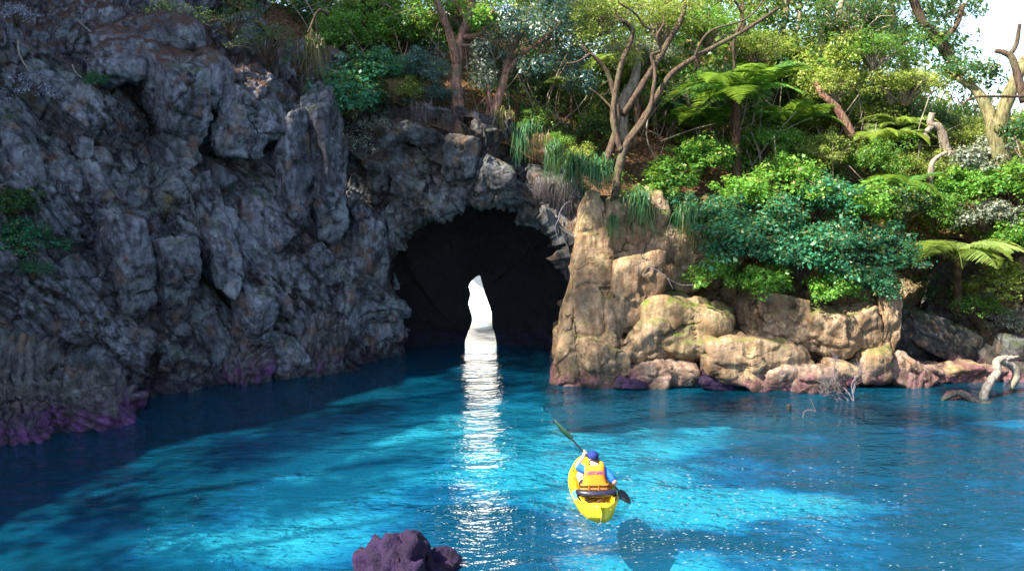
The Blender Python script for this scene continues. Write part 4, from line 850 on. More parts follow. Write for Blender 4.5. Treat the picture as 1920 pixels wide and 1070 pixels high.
# thin stems and vines tangled through the forest
rg = np.random.RandomState(91); mb = MB()
for q in range(260):
    x, y = rg.uniform(-6, 17), rg.uniform(23.5, 31); z = ground(x, y); hgt = rg.uniform(.8, 3.6); a = rg.normal(size=2) * .45; r = rg.uniform(.010, .032)
    p = np.array([x, y, z - .1]); e = p + np.array([a[0] * hgt, a[1] * hgt * .5, hgt]); m = (p + e) / 2 + rg.normal(size=3) * .18 * hgt * np.array([1, .5, .3])
    mb.tube([p, m, e], [r, r * .8, r * .5], sides=5, n=9)
    for _ in range(2):
        s0 = p + (e - p) * rg.uniform(.4, .9); d = np.array([rg.normal() * .6, rg.normal() * .3, rg.uniform(.1, .7)]) * hgt * .4; mb.tube([s0, s0 + d * .5 + rg.normal(size=3) * .06, s0 + d], [r * .5, r * .4, r * .2], sides=4, n=6)
tag(mb.build('thicket', M['bark_pale']), 'tangle of thin stems and bare twigs through the forest', 'thicket', kind='stuff')
SPRAY = [(1130, 15, 24.0, .9, 'fine', 'leaf_yellow', 'fine yellow green spray hanging over the top of the forked tree'), (1240, 30, 25.0, 1.0, 'fine', 'leaf_yellow', 'wide fine-leaved spray at the top edge beside the forked tree'),
         (1330, 40, 26.0, 1.0, 'fine', 'leaf_bright', 'fine green spray hanging before the pale straight trunk'), (1420, 90, 26.5, .8, 'fine', 'leaf_yellow', 'airy spray between the fern crown and the twisted trunk'), (1600, 40, 26.0, 1.1, 'fine', 'leaf_dark', 'dark fine-leaved spray over the leaning pale trunk'),
         (1700, 150, 25.5, .9, 'fine', 'leaf_yellow', 'yellowish spray in front of the dark tall trunk'), (1640, 90, 25.5, .8, 'fine', 'leaf_bright', 'green spray in front of the dark spray of the right forest'),
         (1560, 160, 25.8, .8, 'fine', 'leaf_yellow', 'bright yellow green spray in front of the short leaning trunk'), (1190, 95, 25.0, .7, 'fine', 'leaf_pale', 'pale dusty spray among the stems of the forked tree'), (1050, 20, 24.5, .8, 'fine', 'leaf_blue', 'blue spray at the top edge over the blue green crown'), (870, 15, 25.5, .8, 'fine', 'leaf_yellow', 'sunlit spray behind the top of the red forked tree')]
for (px, py, y, r, kind, leaf, lab) in SPRAY: shrub(at(px, py, y), r, kind, leaf, lab, cat='spray', group='leaf sprays of the forest canopy', stem='bark_pale')

# ------------------------------------------------------------------ ferns
def frond_mesh(seed, droop=1.0):
    rg = np.random.RandomState(seed); n = 30; t = np.linspace(0, 1, n)
    x = t * (1 - .12 * t * t); z = .28 * t - .62 * droop * t ** 2.2
    R_ = np.stack([x, 0 * t, z], 1); mb = MB(); mb.tube(R_, np.linspace(.010, .003, n), sides=4, n=n)
    V, F = [], []; k = 0
    for i in range(2, n):
        for sub in (0, .5):
            p = R_[i] * (1 - sub) + R_[i - 1] * sub; L = .30 * math.sin(math.pi * min(1, (t[i] * .88 + .12)) ** .85) + .02
            for s in (-1, 1):
                L2 = L * (.9 + .2 * rg.rand()); d = np.array([.45, s * .85, -.10 - .22 * rg.rand()]); d /= np.linalg.norm(d); w = np.array([.012, 0, 0])
                m = p + d * L2 * .5; e = p + d * L2 + np.array([0, 0, -.12 * L2])
                V += [p - w * .7, m - w * 1.15, e - w * .25, e + w * .25, m + w * 1.15, p + w * .7]; F += [(k, k + 1, k + 4, k + 5), (k + 1, k + 2, k + 3, k + 4)]; k += 6
    mb.add(V, F); return mb
FRONDS = [frond_mesh(s, dr).mesh('frond', M['frond']) for s, dr in ((1, 1.0), (2, .7), (3, 1.3))]
def fern(label, crown, L, n, mat, trunk=None, w=(16, 14), tilt=(5, 40), seed=0, cat='tree fern', arc=None):
    rg = np.random.RandomState(seed); root = empty('tree_fern' if trunk else 'fern', crown, label, cat, 'ferns on the hillside')
    if trunk:
        P = [at(*p) - crown for p in trunk]; P[0] -= Vector((0, 0, .6)); mb = MB(); mb.tube(P, [px_r(w[0] + (w[1] - w[0]) * i / (len(P) - 1), trunk[0][2]) for i in range(len(P))], sides=10, n=40, rough=.5, seed=seed)
        mb.build('trunk', M['bark_fern'], root)
    for i in range(n):
        a = 2 * math.pi * i / n + rg.uniform(-.2, .2) if arc is None else R(arc[0] + (arc[1] - arc[0]) * i / max(1, n - 1)) + rg.uniform(-.1, .1)
        o = part_obj('frond', FRONDS[rg.randint(3)], root, M[mat]); s = L * (.8 + .35 * rg.rand())
        o.rotation_euler = (rg.uniform(-.25, .25), -R(rg.uniform(*tilt)), a); o.scale = (s, s, s)
    return root
fern('tree fern with a dark fibrous trunk standing before the sunny slope', at(1379, 182, 24.0), 2.1, 17, 'frond', [(1383, 345, 23.6), (1380, 260, 23.8), (1379, 182, 24.0)], (18, 13), (8, 40), 1)
fern('low tree fern with pale fronds over the dark hollow', at(1792, 470, 21.9), 1.65, 13, 'frond_pale', [(1800, 545, 22.4), (1795, 505, 22.1), (1792, 470, 21.9)], (14, 12), (-2, 22), 2)
fern('small pale fern on a thin trunk in the shade behind the cave roof', at(1072, 152, 24.8), .9, 9, 'frond_pale', [(1070, 235, 24.6), (1072, 195, 24.7), (1072, 152, 24.8)], (6, 5), (0, 20), 3)
fern('wide fern crown behind the forked tree', at(1190, 120, 27.0), 2.2, 13, 'frond_pale', [(1200, 215, 26.6), (1195, 170, 26.8), (1190, 120, 27.0)], (14, 12), (0, 25), 4)
fern('wide bright fern crown behind the dark fern trunk', at(1450, 155, 28.0), 2.4, 13, 'frond', [(1455, 235, 27.6), (1452, 195, 27.8), (1450, 155, 28.0)], (14, 12), (0, 25), 5)
fern('ground fern spreading between forked tree and dark fern trunk', at(1318, 235, 25.0), 1.5, 12, 'frond', None, tilt=(15, 45), seed=6, cat='fern')
fern('ground fern among yellow shrubs right of the dark fern trunk', at(1480, 235, 25.5), 1.7, 12, 'frond', None, tilt=(15, 45), seed=7, cat='fern')
fern('ground fern low on the slope beside the yellow stump shrub', at(1665, 265, 25.0), 1.4, 11, 'frond_pale', None, tilt=(10, 40), seed=8, cat='fern')
fern('fern with flat bright fronds on the dark slope below the short trunk', at(1690, 235, 25.5), 1.3, 10, 'frond_pale', None, tilt=(0, 25), seed=9, cat='fern')
fern('fern at the far top behind the tall pale trunks', at(1420, 100, 31.0), 2.6, 12, 'frond_pale', None, tilt=(5, 35), seed=10, cat='fern')
fern('shaded fern behind the low tree fern crown', at(1700, 345, 23.0), 1.2, 10, 'frond', None, tilt=(0, 30), seed=11, cat='fern')

# ------------------------------------------------------------------ hanging grass
def grass_mesh(n, seed, hang=1.0, w=.012, spread=.16):
    rg = np.random.RandomState(seed); V, F = [], []; k = 0; st = 7
    for i in range(n):
        a = rg.uniform(0, 2 * math.pi); b = np.array([rg.normal() * spread, rg.normal() * spread * .7, rg.uniform(-.12, .10)]); bend = rg.normal() * .16; out = np.array([math.cos(a), math.sin(a), 0]) ; L = .35 + .75 * rg.rand()
        side = np.array([-out[1], out[0], 0]); up = .30 * rg.rand() + .12
        for j in range(st):
            t = j / (st - 1); p = b + (out * (.44 * t * (1 - .45 * t)) + side * bend * t * t) * L + np.array([0, 0, (up * math.sin(min(1, t * 1.6) * math.pi * .62) * 1.0 - hang * .85 * max(0, t - .2) ** 1.3) * L])
            ww = w * (1 - t * .85); V += [p - side * ww, p + side * ww]
            if j: F.append((k - 2, k - 1, k + 1, k))
            k += 2
    return V, F
GR = {}
for nm, (n, hang, w, sp) in {'long': (190, 1.15, .013, .14), 'hang': (170, 1.6, .012, .16), 'dead': (150, 1.9, .006, .26)}.items():
    GR[nm] = mesh_np('grass_tuft', *grass_mesh(n, hsh(np.array([n]), np.array([3]), np.array([1]), 2).size + n, hang, w, sp), M['grass'])
for (px, py, y, s, kind, mat, lab) in [
        (1075, 318, 21.4, .85, 'long', 'grass', 'long blue green grass tuft drooping over the rock beside the pillar'),
        (1122, 330, 21.2, .95, 'long', 'grass', 'long green grass tuft drooping over the pillar top'),
        (1040, 290, 21.8, .7, 'hang', 'grass', 'hanging grass with dry tips above the cave mouth'),
        (1195, 385, 21.2, .85, 'hang', 'grass', 'hanging grass strip between two tan rock faces'),
        (1215, 400, 21.3, .6, 'hang', 'grass_dry', 'short yellowing grass strip beside the hanging grass strip'),
        (1288, 410, 21.2, .75, 'hang', 'grass', 'grass tuft hanging beside the pale sunlit rock patch'),
        (1300, 440, 21.2, .6, 'hang', 'grass_dry', 'dry grass under the tuft beside the sunlit rock patch'),
        (1150, 418, 20.9, .42, 'hang', 'grass', 'small green tuft growing in the crack of the pillar'),
        (985, 255, 22.4, .75, 'hang', 'grass', 'dark green grass hanging beside the leaning trunk foot'),
        (940, 225, 22.6, .6, 'long', 'grass_dry', 'dry grass between the feet of the red trunks'),
        (590, 95, 21.9, .8, 'hang', 'grass_dry', 'dry pale grass hanging at the cliff top'),
        (790, 205, 22.7, .65, 'dead', 'grass_dead', 'grey dead fibres hanging over the cave roof'),
        (840, 225, 22.5, .60, 'dead', 'grass_dead', 'grey dead fibres at the foot of the red forked tree'),
        (740, 160, 22.8, .6, 'dead', 'leaf_dry', 'pinkish dry leaves hanging at the cave roof edge'),
        (1010, 265, 22.3, .7, 'dead', 'leaf_dry', 'dry brown grass above the hanging green grass'),
        (1060, 355, 21.5, .8, 'dead', 'grass_dead', 'dark dead roots hanging from the cave roof beside the pillar'),
        (1020, 345, 21.6, .6, 'dead', 'grass_dead', 'dark dead roots hanging over the cave mouth'),
        (1250, 505, 20.7, .45, 'dead', 'leaf_dry', 'small brown dead tangle on the tan shoulder above the dome'),
        (1370, 540, 20.9, .45, 'dead', 'leaf_dry', 'reddish dead twigs at the edge of the mossy dome'),
        (375, 105, 19.6, .4, 'long', 'grass_dry', 'pale grass clump at the end of the sunlit ledge'),
        (120, 250, 17.9, .3, 'dead', 'grass_dead', 'grey dead wisps hanging on the shaded cliff'),
        (315, 375, 18.6, .35, 'long', 'grass_dry', 'pale thin grass clump in the middle of the cliff')]:
    c = cliff_front(px, py, y) if px < 440 else at(px, py, y)
    o = part_obj('grass_tuft', GR[kind], None, M[mat]); s *= 1.0 if 'dead' in kind or px < 440 else 1.45
    o.location = c + Vector((0, 0, .12 * s)); o.scale = (s, s, s); o.rotation_euler = (0, 0, px * .37)
    tag(o, lab, 'dead fibres' if 'dead' in lab or 'leaves' in lab else 'grass', 'grass and fibres hanging from the rocks')

# ------------------------------------------------------------------ undergrowth, litter and the far wood
rg = np.random.RandomState(77)
def scatter(n, xr, yr):
    Q = np.stack([rg.uniform(*xr, n), rg.uniform(*yr, n)], 1); Q = Q[~inside(Q, POOL)]; return np.hstack([Q, hill(Q)[:, None]])
def undergrowth(name, n, mat, size, per, seed, xr, yr, dens, label):
    P = scatter(n, xr, yr); m = vnoise(np.hstack([P[:, :2] * .55, np.zeros((len(P), 1))]), seed) > dens
    bare = np.zeros(len(P), bool)
    for (px, py, y, rr) in [(1215, 265, 25.3, 1.5), (1110, 300, 22.6, .6), (900, 225, 23.2, .9), (1365, 330, 23.5, .7), (1000, 240, 23.4, .5), (600, 110, 24, 1.0)]:
        c = at(px, py, y); bare |= ((P[:, 0] - c.x) ** 2 + (P[:, 1] - c.y) ** 2) < rr ** 2
    P = P[m & ~bare]
    cl = [(p + np.array([0, 0, .12 + .35 * rg.rand()]), .16 + .22 * rg.rand()) for p in P]
    V, F = leaf_cloud(cl, per, size, .55, seed, .8)
    tag(link(name, mesh_np(name, V, F, M[mat])), label, 'undergrowth', kind='stuff')
undergrowth('undergrowth', 4200, 'leaf_bright', .11, 24, 201, (2, 22), (22, 37), -.35, 'bright low undergrowth covering the right slope')
undergrowth('undergrowth', 2000, 'leaf_yellow', .10, 22, 202, (2, 24), (23, 38), -.2, 'yellow green low undergrowth between the shrubs of the right slope')
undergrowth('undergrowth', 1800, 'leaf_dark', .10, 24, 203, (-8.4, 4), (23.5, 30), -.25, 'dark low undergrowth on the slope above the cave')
P = scatter(16000, (-8, 22), (22, 30)); n = len(P); P[:, 2] += .02 + .05 * rg.rand(n)
V, F = leaf_cloud([(p, .02) for p in P[::3]], 3, .10, .45, 210, 1.6)
tag(link('leaf_litter', mesh_np('leaf_litter', V, F, M['leaf_dry'])), 'brown fallen leaves strewn over the hillside soil', 'leaf litter', kind='stuff')
def wood(mat, n, per, size, seed, xr, yr, zr, label, name='forest'):
    rg = np.random.RandomState(seed); cl = []
    X, Y = rg.uniform(*xr, n), rg.uniform(*yr, n); G = hill(np.stack([X, Y], 1))
    for x, y, g in zip(X, Y, G):
        z = max(g, 2) + rg.uniform(*zr); cl.append((np.array([x, y, z]), .5 + .6 * rg.rand()))
    V, F = leaf_cloud(cl, per, size, .55, seed, .5); tag(link(name, mesh_np(name, V, F, M[mat])), label, 'forest', kind='stuff')
wood('leaf_yellow', 160, 75, .20, 401, (-1, 17), (30, 38), (.5, 7.5), 'sunlit yellow green foliage filling the top of the hill')
wood('leaf_bright', 160, 75, .20, 402, (-7, 16), (28.5, 36), (.5, 6.5), 'green foliage behind the trees along the top edge')
wood('leaf_dark', 130, 75, .22, 403, (8, 17), (28.5, 38), (.3, 6), 'dark foliage behind the pale trunks')
wood('leaf_dark', 190, 75, .17, 405, (-1, 14), (26.5, 32), (.2, 3.8), 'dark foliage standing in for deep shade low among the trunks of the forest')  # dark leaf colour put in as shadow between the trunks
wood('leaf_dark', 90, 75, .20, 404, (-7.5, -3), (26, 29.5), (.3, 3.5), 'dark foliage above the soil slope')

# ------------------------------------------------------------------ kayak, paddle, person
M['yellow'] = plain('yellow_plastic', (.72, .52, .015), .35, .5, .06, 3.0)
M['orange'] = plain('orange_vest_cloth', (.60, .185, .012), .75, .2, .08, 9.0)
M['band'] = plain('dark_brown_webbing', (.045, .018, .012), .7, .2)
M['navy'] = plain('navy_seat_pad', (.012, .012, .030), .38, .5)
M['blue'] = plain('blue_shirt_cloth', (.020, .11, .50), .85, .15, .15, 14.0)
M['cap'] = plain('dark_blue_cap_cloth', (.012, .022, .13), .8, .2)
M['skin'] = plain('skin', (.55, .30, .22), .55, .4, .06)
M['hair'] = plain('black_hair', (.008, .007, .008), .5, .4)
M['black'] = plain('black_plastic', (.012, .012, .014), .4, .5)
M['green_blade'] = plain('dark_green_blade', (.018, .055, .030), .3, .5, .35, 6.0)
M['shorts'] = plain('dark_shorts_cloth', (.02, .02, .03), .9, .1)
M['teal'] = plain('teal_sticker', (.06, .32, .38), .4, .5)
M['text'] = plain('purple_print', (.22, .05, .20), .8, .1)

kp = onz(1127, 980)
kay = empty('kayak', (kp.x, kp.y, 0), 'yellow sit-on-top kayak with a navy seat pad floating on the pool', 'kayak', rz=R(2.5))
KL = 2.25
def kw(t): return .365 * max(0.0, 1 - abs(2 * t - .76) ** 2.2 / (1.24 ** 2.2 if t > .38 else .76 ** 2.2)) ** (.66 if t > .38 else .56) + .010
def kz(t): return .215 + (.035 if t > .5 else .015) * (2 * t - 1) ** 2
st = np.concatenate([[0], np.linspace(.012, .988, 90), [1.0]])
rows = []
for t_ in st:
    w, zg = kw(t_), kz(t_)
    def sm(a, b, x): x = min(1, max(0, (x - a) / (b - a))); return x * x * (3 - 2 * x)
    cock = sm(.07, .13, t_) * (1 - sm(.80, .88, t_))             # cockpit and rear well
    floor = .10 if t_ > .21 else .14
    zf = (zg + .035) * (1 - cock) + floor * cock
    ri = .74 - .06 * sm(.3, .5, t_)
    half = [(0, -.09 + .20 * (2 * t_ - 1) ** 8), (.55, -.075 + .20 * (2 * t_ - 1) ** 8), (.86, .0), (.97, zg * .55), (1.0, zg - .045), (.985, zg - .02), (.95, zg), (.88, zg + .022), (ri + .05, zg + .028), (ri, zg + .018 - .03 * cock), (ri - .05, (zg * .4 + zf * .6)), (ri - .10, zf), (ri * .5, zf - .01 * cock), (0, zf - .012 * cock)]
    ring = [(x * w, z) for x, z in half] + [(-x * w, z) for x, z in half[-2:0:-1]]
    rows.append([(x, t_ * KL, z) for x, z in ring])
KV = np.array(rows); nr_ = KV.shape[1]
Vk = KV.reshape(-1, 3)
i = np.arange(len(st) - 1)[:, None]; j = np.arange(nr_)[None]; j2 = (j + 1) % nr_
Fk = np.stack([i * nr_ + j, i * nr_ + j2, (i + 1) * nr_ + j2, (i + 1) * nr_ + j], -1).reshape(-1, 4)
me = bpy.data.meshes.new('hull'); me.from_pydata(Vk.tolist(), [], Fk.tolist() + [list(range(nr_)), list(range((len(st) - 1) * nr_, len(st) * nr_))[::-1]])
me.materials.append(M['yellow']); me.polygons.foreach_set('use_smooth', np.ones(len(me.polygons), bool)); me.update()
link('hull', me, kay)
mb = MB()
for sgn in (1, -1):
    mb.tube([(sgn * (kw(t_) + .004), t_ * KL, kz(t_) - .045) for t_ in np.linspace(.03, .97, 30)], [.009] * 30, sides=6, n=80)
mb.build('rub_rail', M['yellow'], kay)
mb = MB(); ps = .205 * KL
mb.tube([(-.30, ps + .16, .27), (-.27, ps + .02, .30), (-.12, ps - .06, .31), (.12, ps - .06, .31), (.27, ps + .02, .30), (.30, ps + .16, .27)], [.035, .05, .058, .058, .05, .035], sides=10, n=40)
seat = mb.build('seat_back', M['navy'], kay)
mb = MB(); mb.tube([(-.16, ps - .10, .325), (0, ps - .125, .33), (.16, ps - .10, .325)], [.012, .016, .012], sides=6, n=16); mb.build('piping', M['navy'], seat)
mb = MB(); mb.tube([(-.30, ps + .10, .27), (-.31, ps - .02, .25), (-.26, ps - .16, .22)], [.018, .018, .018], sides=6); mb.build('strap', M['black'], kay); mb = MB(); mb.tube([(.30, ps + .10, .27), (.31, ps - .02, .25), (.26, ps - .16, .22)], [.018] * 3, sides=6); mb.build('strap', M['black'], kay)
mb = MB()
for (ya, yb) in ((.40, .43), (.31, .28)):
    mb.tube([(-kw(ya / KL) * .66, ya, .225), (0, (ya + yb) / 2 - .03, .185), (kw(yb / KL) * .62, yb, .225)], [.006] * 3, sides=5, n=14)
mb.build('bungee_cord', M['black'], kay)
mb = MB(); mb.tube([(-.055, .19, .262), (.02, .17, .297), (.085, .18, .262)], [.013, .016, .013], sides=7, n=14); mb.tube([(.0, .185, .295), (-.02, .13, .255)], [.011, .011], sides=6); mb.build('carry_handle', M['band'], kay)
mb = MB()
for sgn in (1, -1):
    for a_ in (.52, .68):
        mb.tube([(sgn * kw(a_) * .80, a_ * KL, kz(a_) + .03), (sgn * kw(a_) * .78, a_ * KL + .05, kz(a_) + .045), (sgn * kw(a_ + .035) * .8, a_ * KL + .10, kz(a_) + .03)], [.008] * 3, sides=5)
mb.build('deck_loop', M['black'], kay)
# teal sticker on the side of the deck
SV, SF = [], []; n = 10
for q in range(n + 1):
    t_ = .20 + .13 * q / n; w, zg = kw(t_), kz(t_)
    SV += [(-w * 1.004, t_ * KL, zg - .044), (-w * .992, t_ * KL, zg - .016), (-w * .952, t_ * KL, zg + .006), (-w * .878, t_ * KL, zg + .0275)]
    if q: SF += [(4 * q - 4 + r, 4 * q + r, 4 * q + r + 1, 4 * q - 3 + r) for r in range(3)]
link('sticker', mesh_np('sticker', SV, SF, M['teal'], True), kay)

# person: one continuous skinned body
pp = Vector((kp.x - .03, kp.y + .285 * KL, .115))
per = empty('person', pp, 'person paddling the yellow kayak in an orange life vest and dark blue cap', 'person', rz=R(2))
LEAN = R(20)
def tl(x, y, z): return (x, y * math.cos(LEAN) + z * math.sin(LEAN), z * math.cos(LEAN) - y * math.sin(LEAN))
J = {}
def jv(n, p, r): J[n] = (Vector(p), r)
jv('pelvis', (0, .02, .09), (.155, .11)); jv('waist', tl(0, 0, .24), (.135, .10)); jv('chest', tl(0, .0, .40), (.155, .11)); jv('clav', tl(0, .0, .50), (.10, .08)); jv('neck', tl(0, .02, .565), (.055, .055)); jv('skull', tl(-.005, .05, .645), (.074, .085)); jv('crown', tl(-.005, .045, .735), (.060, .070))
jv('nose', tl(-.045, .155, .645), (.016, .016)); jv('earl', tl(-.085, .045, .64), (.016, .02)); jv('earr', tl(.08, .06, .64), (.016, .02))
jv('shl', tl(-.175, .0, .475), (.062, .062)); HLp = at(1097, 850, pp.y + .34) - pp; HRp = at(1149, 908, pp.y + .22) - pp
jv('ell', (-.295, .20, .50), (.047, .047)); jv('wrl', HLp + Vector((-.03, -.06, -.045)), (.030, .030)); jv('hal', HLp, (.036, .028))
jv('shr', tl(.175, .0, .455), (.062, .062)); jv('elr', (.325, .02, .28), (.047, .047)); jv('wrr', HRp + Vector((-.005, -.065, .005)), (.030, .030)); jv('har', HRp, (.036, .028))
for s_n, sx in (('l', -1), ('r', 1)):
    jv('hip' + s_n, (sx * .10, .06, .085), (.10, .09)); jv('kn' + s_n, (sx * .20, .46, .25), (.068, .068)); jv('an' + s_n, (sx * .15, .82, .06), (.042, .042)); jv('toe' + s_n, (sx * .16, .90, .14), (.036, .03))
ED = [('pelvis', 'waist'), ('waist', 'chest'), ('chest', 'clav'), ('clav', 'neck'), ('neck', 'skull'), ('skull', 'crown'), ('skull', 'nose'), ('skull', 'earl'), ('skull', 'earr'),
      ('clav', 'shl'), ('shl', 'ell'), ('ell', 'wrl'), ('wrl', 'hal'), ('clav', 'shr'), ('shr', 'elr'), ('elr', 'wrr'), ('wrr', 'har')]
for s_n in 'lr': ED += [('pelvis', 'hip' + s_n), ('hip' + s_n, 'kn' + s_n), ('kn' + s_n, 'an' + s_n), ('an' + s_n, 'toe' + s_n)]
pad_dir = (HRp - HLp).normalized()
for s_n in 'lr':                                                  # fingers wrap over the shaft, the thumb under it
    h = J['ha' + s_n][0]; w = J['wr' + s_n][0]; fwd = (h - w).normalized(); side = pad_dir * (1 if s_n == 'l' else -1)
    nrm_ = fwd.cross(pad_dir).normalized(); nrm_ = nrm_ if nrm_.z > 0 else -nrm_
    for q in range(4):
        b = h + side * (.030 - .020 * q) + fwd * .022; L = (.030, .034, .032, .026)[q]
        a1 = b + fwd * L + nrm_ * .010; a2 = a1 + fwd * .010 - nrm_ * .028; a3 = a2 - fwd * .022 - nrm_ * .012
        pr = 'ha' + s_n
        for m_, (p_, r_) in enumerate(((b, .0095), (a1, .009), (a2, .0085), (a3, .008))):
            k_ = f'f{s_n}{q}{m_}'; jv(k_, p_, (r_, r_)); ED.append((pr, k_)); pr = k_
    pr = 'ha' + s_n
    for m_, p_ in enumerate((h + side * .034 - fwd * .004, h + side * .050 + fwd * .016 - nrm_ * .014, h + side * .040 + fwd * .040 - nrm_ * .022)):
        k_ = f't{s_n}{m_}'; jv(k_, p_, (.010, .010)); ED.append((pr, k_)); pr = k_
def skin_obj(name, keys, edges, mat, parent, root, grow=0.0, sub=2):
    ix = {k_: q for q, k_ in enumerate(keys)}
    me = bpy.data.meshes.new(name); me.from_pydata([J[k_][0][:] for k_ in keys], [(ix[a], ix[b]) for a, b in edges], []); me.materials.append(mat)
    o = link(name, me, parent); sk = o.modifiers.new('skin', 'SKIN'); sk.use_smooth_shade = True
    for k_ in keys:
        v = me.skin_vertices[0].data[ix[k_]]; r = J[k_][1]; v.radius = (r[0] + grow, r[1] + grow); v.use_root = (k_ == root)
    m_ = o.modifiers.new('sub', 'SUBSURF'); m_.levels = sub; m_.render_levels = sub
    return o
skin_obj('body', list(J), ED, M['skin'], per, 'pelvis')
# shirt: trunk and sleeves to the elbows
for s_n in 'lr':
    a, b = J['sh' + s_n][0], J['el' + s_n][0]; jv('sm' + s_n, a.lerp(b, .55), (.060, .060)); jv('se' + s_n, b + (J['wr' + s_n][0] - b) * .12, (.054, .054))
skin_obj('shirt', ['waist', 'chest', 'clav', 'shl', 'sml', 'sel', 'shr', 'smr', 'ser'], [('waist', 'chest'), ('chest', 'clav'), ('clav', 'shl'), ('shl', 'sml'), ('sml', 'sel'), ('clav', 'shr'), ('shr', 'smr'), ('smr', 'ser')], M['blue'], per, 'waist', .014)
for s_n, sx in (('l', -1), ('r', 1)): jv('sk' + s_n, J['hip' + s_n][0].lerp(J['kn' + s_n][0], .7), (.085, .082))
skin_obj('shorts', ['waist', 'pelvis', 'hipl', 'skl', 'hipr', 'skr'], [('waist', 'pelvis'), ('pelvis', 'hipl'), ('hipl', 'skl'), ('pelvis', 'hipr'), ('hipr', 'skr')], M['shorts'], per, 'pelvis', .012)
def torso_ring(z, hw, yb, yf, e=.5, n=36):
    th = np.arange(n) / n * 2 * math.pi; c, s = np.cos(th), np.sin(th)
    x = hw * np.sign(c) * np.abs(c) ** e; y = np.where(s < 0, yb, yf) * np.sign(s) * np.abs(s) ** e
    return [tl(a, b, z) for a, b in zip(x, y)]
def loft(name, rings, mat, parent, closed=True):
    V = np.array(rings).reshape(-1, 3); n = len(rings[0]); F = grid_faces(len(rings), n)
    i = np.arange(len(rings) - 1)[:, None]; j = np.arange(n)[None]; j2 = (j + 1) % n
    F = np.stack([i * n + j, i * n + j2, (i + 1) * n + j2, (i + 1) * n + j], -1).reshape(-1, 4)
    me = bpy.data.meshes.new(name); me.from_pydata(V.tolist(), [], F.tolist() + ([list(range(n))[::-1], list(range(len(V) - n, len(V)))] if closed else [])); me.materials.append(mat)
    me.polygons.foreach_set('use_smooth', np.ones(len(me.polygons), bool)); me.update(); return link(name, me, parent)
zs_ = [.085, .09, .12, .155, .165, .20, .21, .245, .26, .34, .44, .50, .535, .545]
hw_ = [.215, .235, .245, .24, .235, .237, .23, .226, .19, .178, .170, .165, .155, .14]
vest = loft('life_vest', [torso_ring(z, w, .165 if z < .5 else .165 - (z - .5) * .9, .17) for z, w in zip(zs_, hw_)], M['orange'], per)
for sx in (-1, 1):
    mb = MB(); mb.tube([tl(sx * .125, -.10, .50), tl(sx * .118, -.05, .575), tl(sx * .11, .06, .575), tl(sx * .11, .13, .50)], [.040, .036, .034, .036], sides=10, n=20, flat=.8); mb.build('shoulder_pad', M['orange'], vest)
for (z, w) in ((.150, .2425), (.212, .236)):
    loft('waist_band', [torso_ring(z - .016, w + .008, .173, .178), torso_ring(z + .016, w + .004, .173, .178)], M['band'], vest, False)
for x in (-.115, .045):
    mb = MB(); mb.tube([tl(x, -.176, .125), tl(x, -.180, .18), tl(x, -.176, .245)], [.011] * 3, sides=6, n=8, flat=.5); mb.build('band_loop', M['orange'], vest)
fc = bpy.data.curves.new('lettering', 'FONT'); fc.body = 'JAEZOMKS'; fc.size = .070; fc.align_x = 'CENTER'; fc.align_y = 'CENTER'; fc.extrude = .0015; fc.materials.append(M['text']); fc.offset = .0012
fo = link('lettering', fc, vest); fo.location = tl(0, -.169, .425); fo.rotation_euler = (R(90) - LEAN, 0, 0); fo.scale = (.86, 1, 1)
bpy.context.view_layer.update()
tm = bpy.data.meshes.new_from_object(fo.evaluated_get(bpy.context.evaluated_depsgraph_get())); mw = fo.matrix_basis.copy(); bpy.data.objects.remove(fo)
fo = link('lettering', tm, vest); fo.matrix_basis = mw
# cap, hair
HC = Vector(tl(-.005, .048, .695))
rings = []
for q in range(12):
    a = q / 11 * math.pi * .56; rr = math.sin(max(.05, a)); n = 28; th = np.arange(n) / n * 2 * math.pi
    rings.append([tuple(HC + Vector((.095 * rr * math.cos(x), .108 * rr * math.sin(x), .088 * math.cos(a)))) for x in th])
cap = loft('cap', rings[::-1], M['cap'], per, False)
bv = [tuple(HC + Vector((x * .085 - .02 * 0, .095 + .09 * (1 - x * x) * k_, -.008 - .03 * k_))) for k_ in (0, .5, 1) for x in np.linspace(-1, 1, 11)]
b_ = link('brim', mesh_np('brim', bv, grid_faces(3, 11), M['cap'], True), cap); sm_ = b_.modifiers.new('solid', 'SOLIDIFY'); sm_.thickness = .006
hb = rock_shape((.075, .055, .075), 9, planes=30, soft=9, sub=3, rough=.05); link('hair', mesh_np('hair', hb[0], hb[1], M['hair'], True), per, HC + Vector((.012, -.055, -.062)))

